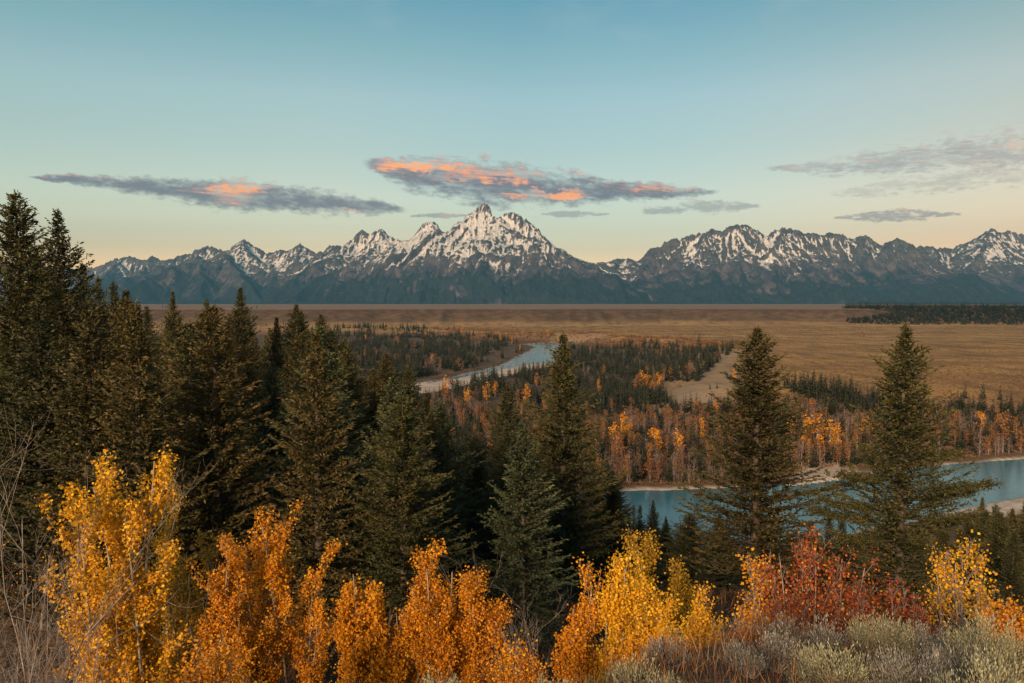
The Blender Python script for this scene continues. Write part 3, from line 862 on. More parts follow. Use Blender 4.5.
big = {
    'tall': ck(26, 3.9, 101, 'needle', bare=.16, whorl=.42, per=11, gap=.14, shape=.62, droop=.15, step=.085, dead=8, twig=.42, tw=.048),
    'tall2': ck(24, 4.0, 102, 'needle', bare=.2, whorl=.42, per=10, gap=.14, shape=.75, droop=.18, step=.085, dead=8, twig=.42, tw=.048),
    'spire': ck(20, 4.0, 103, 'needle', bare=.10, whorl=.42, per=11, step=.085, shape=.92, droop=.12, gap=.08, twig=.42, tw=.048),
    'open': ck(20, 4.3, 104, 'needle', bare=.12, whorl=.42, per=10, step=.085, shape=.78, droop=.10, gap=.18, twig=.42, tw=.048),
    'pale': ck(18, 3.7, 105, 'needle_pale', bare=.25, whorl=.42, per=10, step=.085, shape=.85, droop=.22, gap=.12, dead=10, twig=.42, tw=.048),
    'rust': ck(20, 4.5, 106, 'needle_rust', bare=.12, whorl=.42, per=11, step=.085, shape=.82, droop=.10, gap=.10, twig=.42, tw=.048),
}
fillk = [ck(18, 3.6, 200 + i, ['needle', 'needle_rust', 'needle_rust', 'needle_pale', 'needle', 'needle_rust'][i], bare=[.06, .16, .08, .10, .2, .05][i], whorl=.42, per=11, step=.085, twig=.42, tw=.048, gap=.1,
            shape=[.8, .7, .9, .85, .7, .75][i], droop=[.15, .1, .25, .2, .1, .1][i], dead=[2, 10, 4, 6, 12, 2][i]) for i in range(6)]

HERO = [  # px, py of the tip, distance, kind, native height, width factor, label
 (15, 191, 52, 'tall', 26, 1.0, 'tallest dark conifer rising into the sky, leftmost on the slope'),
 (57, 209, 60, 'tall2', 24, .95, 'tall dark conifer with a ragged spire, second highest against the sky'),
 (36, 246, 74, 'tall', 26, .8, 'dark conifer top squeezed between the two tallest sky-high conifers'),
 (82, 262, 66, 'tall2', 24, .8, 'dark conifer with drooping shoulder just right of the second highest conifer'),
 (98, 277, 82, 'spire', 20, .9, 'small pointed conifer top standing against the snowy left foothills'),
 (113, 281, 92, 'open', 20, .8, 'brownish conifer top next to a small pointed one below the left foothills'),
 (173, 291, 100, 'spire', 20, .9, 'lone spiky conifer tip poking above the left treeline by a tan strip'),
 (207, 299, 110, 'open', 20, .8, 'thin conifer tip below the cut of tan plain on the left treeline'),
 (241, 287, 88, 'spire', 20, 1.05, 'broad pointed conifer with the highest tip in the middle of the left treeline'),
 (297, 304, 95, 'rust', 20, 1.1, 'bushy rust-tinted conifer ending the treeline where the plain begins'),
 (321, 314, 102, 'rust', 20, 1.0, 'rounded rust-tinted conifer just right of the bushy one ending the treeline'),
 (345, 338, 92, 'open', 20, .9, 'olive conifer stepping down the slope toward the far river bend'),
 (323, 358, 52, 'pale', 18, 1.25, 'pale green spruce with a long bare trunk in the dark left stand'),
 (376, 376, 70, 'rust', 20, 1.0, 'brown-green conifer with a loose crown right of the pale trunked spruce'),
 (386, 352, 84, 'rust', 20, 1.1, 'bushy rust-tinted conifer left of the far gravel bar'),
 (409, 366, 76, 'open', 20, 1.0, 'olive conifer top just left of the end of the far gravel bar'),
 (427, 392, 70, 'spire', 20, 1.0, 'dark conifer under the end of the far gravel bar'),
 (186, 368, 60, 'pale', 18, .95, 'lighter green spruce tip above the tall golden aspen'),
 (247, 420, 48, 'pale', 18, .9, 'small grey-green spruce between the golden aspens and the dark stand'),
 (440, 402, 55, 'pale', 18, 1.15, 'yellow-green tiered spruce in front of the valley wood'),
 (507, 384, 68, 'open', 20, 1.0, 'dark green conifer left of the wide central conifer'),
 (563, 333, 60, 'spire', 20, 1.30, 'large dark conifer in the centre hiding the bend of the far river'),
 (479, 448, 58, 'spire', 20, .9, 'lower dark conifer between the tiered spruce and the central one'),
 (612, 470, 66, 'open', 20, .9, 'dark conifer on the right shoulder of the large central conifer'),
 (759, 327, 58, 'rust', 20, 1.42, 'tall rust-tinted conifer overlapping the river, left of the open-limbed one'),
 (690, 512, 64, 'open', 20, 1.2, 'short dark conifer beside the foot of the tall rust-tinted one'),
 (812, 520, 72, 'spire', 20, .8, 'small dark conifer tip between the two tall riverside conifers'),
 (983, 497, 118, 'spire', 20, .9, 'highest dark conifer tip of the clump in front of the right gravel bar'),
 (996, 504, 110, 'open', 20, .9, 'second dark conifer tip of the clump before the right gravel bar'),
 (969, 512, 104, 'spire', 20, .9, 'dark conifer at the left end of the clump before the right gravel bar'),
 (1012, 508, 112, 'rust', 20, .9, 'brownish conifer of the clump before the right gravel bar'),
 (1026, 500, 108, 'spire', 20, .9, 'dark conifer cut by the right picture edge in front of the gravel bar'),
 (653, 500, 150, 'spire', 20, .9, 'narrow dark conifer tip standing out against the river, left of two'),
 (666, 516, 150, 'spire', 20, .8, 'small dark conifer tip against the river, right of two'),
 (842, 512, 140, 'spire', 20, .8, 'small pointed conifer against the water left of the open-limbed tree'),
 (830, 508, 150, 'spire', 20, .8, 'tiny pointed conifer against the water, farther left of the open-limbed tree'),
 (640, 520, 100, 'open', 20, .9, 'low dark conifer at the lower left end of the near river'),
]
hero_px = []
for px, py, dist, k, h0, wf, lab in HERO:
    X, Y, g, h = stand_at(px, py, dist)
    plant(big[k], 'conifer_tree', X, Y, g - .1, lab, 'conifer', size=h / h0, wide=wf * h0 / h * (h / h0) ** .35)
    hero_px.append((X, Y))
# the irregular tree on the right, with limbs that reach out over the river
def ragged_conifer():
    tr, cr = conifer(23, 5.0, 131, bare=.08, whorl=.42, per=10, step=.10, shape=.80, droop=.05, gap=.12, twig=.44, tw=.058)
    rs = np.random.default_rng(77)
    for z, a, L in [(11.3, -.12, 5.6), (10.4, .12, 5.0), (9.9, 3.25, 5.2), (8.9, 2.95, 5.6), (12.0, 3.3, 4.2), (9.1, -.3, 4.4), (13.4, .1, 4.0), (8.0, .3, 4.6), (7.6, 3.4, 4.6)]:
        s = np.linspace(0, 1, 8); dirh = np.array([math.cos(a), math.sin(a), 0])
        pts = np.array([0, 0, z]) + dirh * (s * L)[:, None] + np.array([0, 0, 1.]) * (.12 * L * s ** 2)[:, None] + rs.normal(0, .05, (8, 3))
        tr.tube(pts, np.linspace(.10, .012, 8), 4, .4)
        n = int(L * 230); u = rs.uniform(.3, 1, n)
        b = np.stack([np.interp(u, s, pts[:, i]) for i in range(3)], 1) + rs.normal(0, .19, (n, 3)) * [1, 1, .9]
        dv = unit(dirh * .5 + rand_unit(rs, n)) * rs.uniform(.2, .4, n)[:, None]
        cr.blades(b, dv, unit(np.cross(dv, rand_unit(rs, n))) * .035, np.clip(rs.uniform(.1, .75, n), 0, 1))
    return make_kind(CN, (tr, cr), [M['bark'], M['needle']])
X, Y, g, h = stand_at(905, 324, 56)
plant(ragged_conifer(), 'conifer_tree', X, Y, g - .1, 'tall open-limbed conifer whose long boughs reach over the blue river', 'conifer', size=h / 23, wide=1.12, rot=.0)
hero_px.append((X, Y))

# the packed stand between them
SKL = [(-120, 230), (0, 262), (30, 268), (45, 262), (90, 280), (130, 286), (170, 296), (205, 301), (240, 298), (285, 307), (305, 308), (335, 330), (365, 352), (400, 372), (424, 384), (436, 408), (470, 430), (520, 412), (560, 410), (600, 450), (632, 500), (650, 505), (675, 520), (700, 520), (760, 500), (800, 532), (850, 530), (900, 512), (950, 522), (975, 503), (1000, 510), (1024, 500), (1120, 490)]
skx = [a for a, _ in SKL]; sky_ = [b for _, b in SKL]
rs = np.random.default_rng(42)
spots = list(hero_px); filler = []; quota = {'left': 126, 'mid': 34, 'right': 82}
tries = 0
while sum(quota.values()) > 0 and tries < 14000:
    tries += 1
    px = rs.uniform(-110, 1120)
    right = px > 600
    dist = (34 + 200 * rs.random() ** 1.35) if not right else (62 + 190 * rs.random())
    if rs.random() > (1.0 if px < 420 else .8 if px < 600 else .8): continue
    a = (px - 512) / F
    y = dist / math.hypot(1, a); x = a * y
    g = gz(x, y)
    if g < 2.2: continue
    lim = float(np.interp(px, skx, sky_)) + rs.uniform(0, 1) ** 2 * 26 + 2
    _, _, dz = ray(px, lim); X, Y, dzz = ray(px, lim)
    top = EYE + dzz * dist / math.hypot(X, Y)
    hmax = top - g
    h = min(rs.uniform(12, 22) if not right else rs.uniform(8, 16), hmax)
    if h < (5 if right else 7): continue
    mind = 3.0 if dist < 110 else 3.8
    if any((x - q[0]) ** 2 + (y - q[1]) ** 2 < mind * mind for q in spots): continue
    zn_ = 'left' if px < 430 else 'mid' if px < 640 else 'right'
    if quota[zn_] <= 0: continue
    quota[zn_] -= 1
    spots.append((x, y)); filler.append((x, y, g, h, px, dist))
GL = {'left': 'dark conifer in the packed stand on the left slope', 'mid': 'dark conifer in the stand around the large central conifer', 'right': 'dark conifer on the bank between the red shrubs and the river'}
for x, y, g, h, px, dist in filler:
    zone = 'left' if px < 430 else 'mid' if px < 640 else 'right'
    k = fillk[rs.integers(6)] if zone != 'right' else fillk[[0, 2, 4][rs.integers(3)]]
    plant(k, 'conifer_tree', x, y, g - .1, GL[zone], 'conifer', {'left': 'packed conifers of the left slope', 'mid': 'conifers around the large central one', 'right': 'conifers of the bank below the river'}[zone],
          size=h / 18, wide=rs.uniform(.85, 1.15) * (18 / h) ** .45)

rs = np.random.default_rng(88)
backk = []
for i in range(5):
    t_, c_ = conifer(17, 3.0, 250 + i, bare=.08, whorl=.45, per=4, step=.26, twig=.62, tw=.11, gap=.1, shape=[.8, .9, .75, .85, .8][i], droop=.12)
    backk.append([(0, t_.arrays()), (1 + i % 2, c_.arrays())])
back = []; tries = 0; bspots = []
while len(back) < 330 and tries < 20000:
    tries += 1
    px = rs.uniform(-140, 700); dist = rs.uniform(95, 330)
    a = (px - 512) / F; y = dist / math.hypot(1, a); x = a * y; g = gz(x, y)
    if g < 2.4: continue
    lim = float(np.interp(px, skx, sky_)) + rs.uniform(0, 1) ** 2 * 22 + 1
    X, Y, dzz = ray(px, lim); h = min(rs.uniform(13, 20), EYE + dzz * dist / math.hypot(X, Y) - g)
    if h < 8 or any((x - q[0]) ** 2 + (y - q[1]) ** 2 < 9 for q in spots + bspots): continue
    bspots.append((x, y)); back.append((backk[rs.integers(5)], x, y, g - .1, h / 17, rs.uniform(.9, 1.2) * (17 / h) ** .4, rs.uniform(0, 6.28), rs.normal(0, .08)))
merged('slope_wood', back, [M['bark'], M['needle'], M['needle_rust']], 'olive-brown conifer wood filling the back of the left slope', 'wood')

# ------------------------------------------------------------------ the valley wood
sim = [simple_conifer(13, rs.uniform(1.9, 2.6), 300 + i, 170) for i in range(6)]
cotL = [cottonwood(10.5, 2.3, 320 + i, 320, bare=.12, leaf=.55) for i in range(4)]
cotB = [cottonwood(10.5, 2.2, 330 + i, 300, twiggy=True, bare=.08) for i in range(4)]
simk = [make_kind(CN, q, [M['bark'], M['needle_far']]) for q in sim]
cotk = [make_kind(CN, q, [M['bark_grey'], M['cotton']]) for q in cotL]
goldk = [make_kind(CN, q, [M['bark_pale'], M['amber' if i % 2 else 'cotton_bright']]) for i, q in enumerate(cotL)]
barek = [make_kind(CN, q, [M['bark_grey'], M['mauve']]) for q in cotB]

def inside(poly, px, py):
    return sdf(poly, np.asarray(px, float), np.asarray(py, float)) < 0

# zone: polygon of tree feet in the photograph, number, share of (conifer, coloured, bare, gold), heights
ZONES = [
 ('beyond', [(318, 352), (318, 330), (372, 326), (430, 331), (500, 338), (535, 345), (512, 355), (498, 361), (470, 368), (430, 377), (395, 383)], 1500, (.83, .06, .09, .02), (12, 18)),
 ('rim', [(430, 328), (520, 331), (560, 336), (690, 340), (690, 345), (560, 343), (470, 338)], 260, (.25, .35, .39, .01), (6, 9)),
 ('clump', [(585, 348), (640, 342), (690, 349), (705, 352), (738, 346), (708, 372), (700, 382), (640, 384), (600, 376), (560, 368), (560, 350)], 640, (.84, .06, .07, .03), (12, 17)),
 ('inner', [(560, 368), (600, 378), (662, 392), (668, 404), (600, 410), (520, 402), (438, 398), (460, 384), (505, 374), (545, 368)], 560, (.80, .06, .13, .01), (11, 16)),
 ('heart', [(425, 400), (520, 402), (600, 410), (670, 408), (800, 410), (880, 424), (1024, 432), (1060, 440), (1060, 449), (960, 460), (900, 464), (862, 468), (800, 468), (780, 470), (700, 482), (620, 484), (560, 480), (470, 455)], 1350, (.50, .12, .33, .05), (10, 15)),
 ('point', [(388, 416), (430, 398), (480, 402), (480, 464), (440, 474), (400, 452)], 330, (.70, .05, .24, .01), (10, 15)),
 ('farbank', [(280, 350), (318, 352), (395, 384), (356, 394), (338, 412), (332, 450), (280, 440)], 380, (.83, .06, .09, .02), (12, 17)),
 ('benchtop', [(783, 389), (800, 386), (852, 396), (880, 404), (895, 414), (868, 414), (800, 397)], 100, (1, 0, 0, 0), (12, 17)),
 ('benchfoot', [(770, 408), (880, 410), (1040, 428), (1040, 440), (880, 424), (780, 418)], 240, (.85, .05, .10, 0), (10, 15)),
 ('benchedge', [(950, 408), (1060, 412), (1060, 430), (950, 424)], 60, (.8, .1, .1, 0), (11, 15)),
 ('river_edge', [(500, 470), (620, 480), (780, 474), (780, 484), (620, 489), (520, 484)], 110, (.45, .07, .48, 0), (7, 11)),
 ('horizonwood', [(100, 318), (300, 320), (360, 332), (318, 345), (200, 350), (100, 350)], 260, (.9, .05, .05, 0), (12, 16)),
]
cand = []
rs = np.random.default_rng(9)
for zn, poly, n, share, hh in ZONES:
    P = np.array(poly, float); lo, hi = P.min(0), P.max(0)
    px = rs.uniform(lo[0], hi[0], n * 8); py = rs.uniform(lo[1], hi[1], n * 8)
    m = inside(poly, px, py); px, py = px[m], py[m]
    # clearings and knots of trees
    m = vnoise(px / 16, py / 6, 3) > (.34 if zn in ('heart', 'inner', 'beyond') else .1); px, py = px[m][:n], py[m][:n]
    x, y, z = at_ground(px, py)
    sr = sdf(RIVER, x, y)
    for i in range(len(x)):
        if sr[i] < 5: continue
        u = rs.random(); c = np.cumsum(share)
        # neighbours tend to be of one sort
        u = .55 * u + .45 * float(vnoise(x[i] / 35, y[i] / 35, 12)) * 1.05
        s = 'conifer' if u < c[0] else 'colour' if u < c[1] else 'bare' if u < c[2] else 'gold'
        h = rs.uniform(*hh) * (1 if s == 'conifer' else .85)
        cand.append([x[i], y[i], z[i], h, s, zn, None])
print('quota left', quota)
# single trees that the photograph singles out: foot pixel, height in pixels, sort, label
SINGLE = [
 (468, 386 + 24, 22, 'gold', None), (735, 381, 15, 'gold', 'small yellow tree alone on the pale clearing below the bench'),
 (710, 390, 7, 'conifer', 'small dark conifer on the pale clearing, left of its twin'), (717, 389, 7, 'conifer', 'small dark conifer on the pale clearing, right of its twin'),
 (699, 352, 21, 'conifer', 'tall dark conifer at the point where the valley wood meets the bench'),
 (965, 401, 17, 'conifer', 'lone dark conifer on the bench, first left of a group of three'), (983, 400, 20, 'conifer', 'wide dark conifer on the bench in the middle of three'),
 (1000, 402, 17, 'conifer', 'dark conifer on the bench, rightmost of three'), (728, 407, 15, 'conifer', 'dark conifer by the pale patch at the foot of the bench'),
 (744, 342, 4, 'conifer', 'tiny lone conifer out on the golden bench'),
 (545, 352, 6, 'colour', None)]
GOLDS = [(636, 393, 15), (642, 392, 17), (648, 391, 13), (654, 390, 15), (658, 388, 13), (664, 383, 12), (670, 381, 12), (686, 376, 9), (638, 391, 14), (652, 394, 11), (660, 391, 12),
         (445, 402, 22), (452, 400, 20), (487, 402, 16), (495, 398, 14), (526, 408, 20), (614, 452, 24), (617, 466, 28), (622, 447, 28), (628, 445, 22), (612, 462, 20), (655, 462, 28), (677, 462, 26), (656, 455, 22), (702, 440, 20),
         (697, 418, 14), (803, 461, 24), (806, 449, 30), (818, 455, 34), (792, 449, 26), (830, 452, 26), (838, 454, 26), (864, 440, 18), (872, 441, 17), (955, 440, 24), (981, 436, 20), (1003, 452, 34), (598, 396, 14), (716, 420, 15), (760, 412, 16), (440, 370, 10), (432, 365, 9), (520, 352, 7), (500, 342, 7), (480, 339, 7), (462, 337, 7), (512, 345, 7), (548, 341, 8), (556, 341, 8)]
for px, py, hp, s, lab in SINGLE:
    x, y, z = [float(v[0]) for v in at_ground(px, py)]
    cand.append([x, y, z, hp * y / F, s, 'single', lab])
for px, py, hp in GOLDS:
    x, y, z = [float(v[0]) for v in at_ground(px, py)]
    cand.append([x, y, z, hp * 1.25 * y / F, 'gold' if (px + py) % 3 else 'colour', 'goldspot', None])
for c in cand: c.append(c[3] / c[1] * F)
nhill = len(filler) + len(hero_px)
def rank(sorts, n):
    idx = [i for i, c in enumerate(cand) if c[4] in sorts]
    idx.sort(key=lambda i: -(cand[i][7] + (1000 if cand[i][6] or cand[i][5] in ('single',) else 0)))
    return set(idx[:n])
solo = rank(('conifer',), 296 - nhill) | rank(('colour', 'gold', 'bare'), 296)
ZL = {'beyond': 'far bank of the upper river', 'point': 'wood inside the river bend', 'farbank': 'far bank of the upper river', 'rim': 'strip below the terrace', 'clump': 'dark wood beside the pale clearing', 'inner': 'wood inside the river bend',
      'heart': 'wood above the near river bank', 'benchtop': 'rim of the golden bench', 'benchfoot': 'foot of the golden bench', 'benchedge': 'foot of the golden bench', 'river_edge': 'shore strip of the near river',
      'horizonwood': 'plain behind the left stand', 'single': 'edge of the valley wood', 'goldspot': 'valley wood'}
SL = {'conifer': ('dark spruce', 'conifer', 'spruces'), 'colour': ('orange-brown cottonwood', 'cottonwood', 'orange-brown cottonwoods'), 'gold': ('bright orange cottonwood', 'cottonwood', 'bright orange cottonwoods'),
      'bare': ('leafless mauve-grey cottonwood', 'cottonwood', 'leafless cottonwoods')}
rest_c, rest_b = [], []
arr = {'conifer': [[(0, t.arrays()), (1, c.arrays())] for t, c in sim], 'colour': [[(0, t.arrays()), (1, c.arrays())] for t, c in cotL],
       'gold': [[(0, t.arrays()), (2, c.arrays())] for t, c in cotL], 'bare': [[(0, t.arrays()), (3, c.arrays())] for t, c in cotB]}
kinds = {'conifer': simk, 'colour': cotk, 'gold': goldk, 'bare': barek}
for i, (x, y, z, h, s, zn, lab, hp) in enumerate(cand):
    h0 = 13 if s == 'conifer' else 10.5
    wd = rs.uniform(.8, 1.25); rot = rs.uniform(0, 6.28); kk = rs.integers(len(kinds[s]))
    if i in solo:
        if lab is None:
            lab = f'{SL[s][0]} in the {ZL[zn]}' if zn not in ('beyond', 'farbank', 'rim', 'benchtop', 'benchfoot', 'benchedge', 'river_edge', 'horizonwood') else f'{SL[s][0]} on the {ZL[zn]}' if zn not in ('benchfoot', 'benchedge') else f'{SL[s][0]} at the {ZL[zn]}'
            grp = f'{SL[s][2]} of the {ZL[zn]}'
        else: grp = None
        nm = 'conifer_tree' if s == 'conifer' else 'cottonwood_tree'
        plant(kinds[s][kk], nm, x, y, z - .1, lab, SL[s][1], grp, size=h / h0, wide=wd, rot=rot)
    else:
        off = rs.normal(0, .12)
        (rest_c if s == 'conifer' else rest_b).append((arr[s][kk], x, y, z - .1, h / h0, wd, rot, off))
merged('conifer_wood', rest_c, [M['bark'], M['needle_far']], 'dense dark spruce wood covering the valley floor beyond the river', 'wood')
merged('cottonwood_wood', rest_b, [M['bark_grey'], M['cotton'], M['cotton_bright'], M['mauve']], 'mixed rusty and leafless cottonwoods scattered through the valley wood', 'wood')

# wood on the terrace at the right, far off
far_items = []
poly = [(836, 303), (846, 303.5), (1160, 303.5), (1160, 325), (1024, 325), (900, 325), (848, 324), (846, 320), (872, 318), (872, 311), (850, 307)]
P = np.array(poly); px = rs.uniform(P[:, 0].min(), P[:, 0].max(), 9000); py = rs.uniform(304.2, 325.5, 9000)
m = inside(poly, px, py) | ((py < 309) & (px > 846)); px, py = px[m], py[m]
m = ~inside([(830, 308.8), (870, 309.5), (896, 313.5), (880, 316), (858, 318.5), (830, 318.5)], px, py)
px, py = px[m][:4600], py[m][:4600]
tiny = [[(0, simple_conifer(13, 3.0, 350 + i, 46)[1].arrays())] for i in range(4)]
tinyb = [[(1, cottonwood(10.5, 2.8, 360 + i, 60, bare=.1, leaf=1.1)[1].arrays())] for i in range(3)]
ntop = 1300
px = np.concatenate([px, rs.uniform(846, 1160, ntop)]); py = np.concatenate([py, np.full(ntop, 303.2)])
# walk up the slope: each foot is where the ray first meets the terrace front
ys_ = np.linspace(1900, 3300, 200)
rx, ry, rz = ray(px, py)
gg = ground((rx / ry)[:, None] * ys_, np.broadcast_to(ys_, (len(px), 200)))
hitm = gg >= EYE + (rz / ry)[:, None] * ys_
Y = np.where(hitm.any(1), ys_[hitm.argmax(1)], rs.uniform(2480, 2900, len(px))); x = rx / ry * Y; z = ground(x, Y)
for i in range(len(px)):
    con = rs.random() < .97
    far_items.append(((tiny[rs.integers(4)] if con else tinyb[rs.integers(3)]), x[i], Y[i], z[i] - .2, (rs.uniform(.8, 1.5) if i < len(px) - ntop else rs.uniform(1.2, 2.0)) * (1 if con else .9), rs.uniform(.9, 1.3), rs.uniform(0, 6.28), rs.normal(-.1, .1)))
merged('terrace_wood', far_items, [M['needle_far'], M['cotton']], 'dark far wood with a few yellow trees along the terrace', 'wood')

# low willow scrub over the valley floor and the rim of the bench
def tuft(n, h, r, seed, wd=.10):
    q = Quads(); g_ = np.random.default_rng(seed)
    a = g_.uniform(0, 6.283, n); s = g_.random(n) ** .5
    base = np.stack([np.cos(a) * s * r, np.sin(a) * s * r, np.zeros(n)], 1)
    dv = unit(base * .4 / r + np.array([0, 0, 1.]) + g_.normal(0, .25, (n, 3))) * (h * g_.uniform(.5, 1.1, n) * (1.1 - .5 * s))[:, None]
    w = unit(np.cross(dv, rand_unit(g_, n))) * (wd * h * g_.uniform(.5, 1.4, n))[:, None]
    q.blades(base, dv, w, g_.random(n)); return q
tufts = [[(0, tuft(26, 1.0, .8, 500 + i).arrays())] for i in range(5)]
items = []
for poly, n, hs in [([(318, 352), (318, 327), (430, 329), (560, 336), (700, 341), (705, 360), (670, 400), (800, 410), (1060, 432), (1060, 452), (960, 462), (860, 471), (800, 474), (780, 483), (620, 490), (560, 485), (425, 400), (440, 380)], 5200, (.8, 2.2)),
                    ([(560, 336), (700, 338), (745, 343), (735, 350), (690, 347), (560, 342)], 500, (1.0, 2.4)),
                    ([(740, 384), (900, 360), (1060, 355), (1060, 412), (900, 406), (760, 408)], 4200, (.35, 1.0)),
                    ([(745, 330), (1060, 330), (1060, 392), (900, 384), (745, 386)], 5200, (.5, 1.3)),
                    ([(340, 325.5), (1060, 325.5), (1060, 331), (745, 341), (560, 333), (340, 329)], 2200, (.9, 1.9))]:
    P = np.array(poly, float)
    px = rs.uniform(P[:, 0].min(), P[:, 0].max(), n * 3); py = rs.uniform(P[:, 1].min(), P[:, 1].max(), n * 3)
    m = inside(poly, px, py); px, py = px[m][:n], py[m][:n]
    x, y, z = at_ground(px, py); sr = sdf(RIVER, x, y); bar = np.minimum.reduce([sdf(b, x, y) for b in BARS])
    for i in range(len(x)):
        if sr[i] < 6 or bar[i] < 0: continue
        hgt = rs.uniform(*hs)
        items.append((tufts[rs.integers(5)], x[i], y[i], z[i] - .05, hgt, rs.uniform(.8, 1.6), rs.uniform(0, 6.28), rs.normal(-.05, .16)))
ritems = []
rimp = [(430, 328), (520, 330), (560, 334), (640, 336), (740, 342), (738, 347), (690, 348), (590, 347), (560, 344), (470, 338)]
px = rs.uniform(430, 742, 4200); py = rs.uniform(328, 348, 4200); m = inside(rimp, px, py); px, py = px[m], py[m]
x, y, z = at_ground(px, py)
for i in range(len(x)): ritems.append((tufts[rs.integers(5)], x[i], y[i], z[i] - .05, rs.uniform(1.5, 3.6), rs.uniform(.9, 1.6), rs.uniform(0, 6.28), rs.normal(-.15, .2)))
merged('rust_scrub', ritems, [M['cotton']], 'rust-coloured scrub along the foot of the golden plain', 'scrub')
merged('willow_scrub', items, [M['scrub']], 'low brown and rusty willow scrub between the valley trees', 'scrub')

n = 2600; a = rs.uniform(-.68, .70, n); dd = 26 + 235 * rs.random(n) ** 1.2
x = np.sin(a) * dd; y = np.cos(a) * dd; z = ground(x, y)
brush = [[(0, tuft(150, 1.0, .9, 520 + i, .016).arrays())] for i in range(5)]
items = [(brush[rs.integers(5)], x[i], y[i], z[i] - .1, rs.uniform(.6, 1.5), rs.uniform(1.2, 2.2), rs.uniform(0, 6.28), rs.normal(-.1, .15)) for i in range(n) if z[i] > 2.5]
merged('undergrowth', items, [M['scrub']], 'brown brush and dead stems under the trees of the slope', 'undergrowth')

# ------------------------------------------------------------------ the bright trees in front
def front(px, py, dist): return stand_at(px, py, dist)
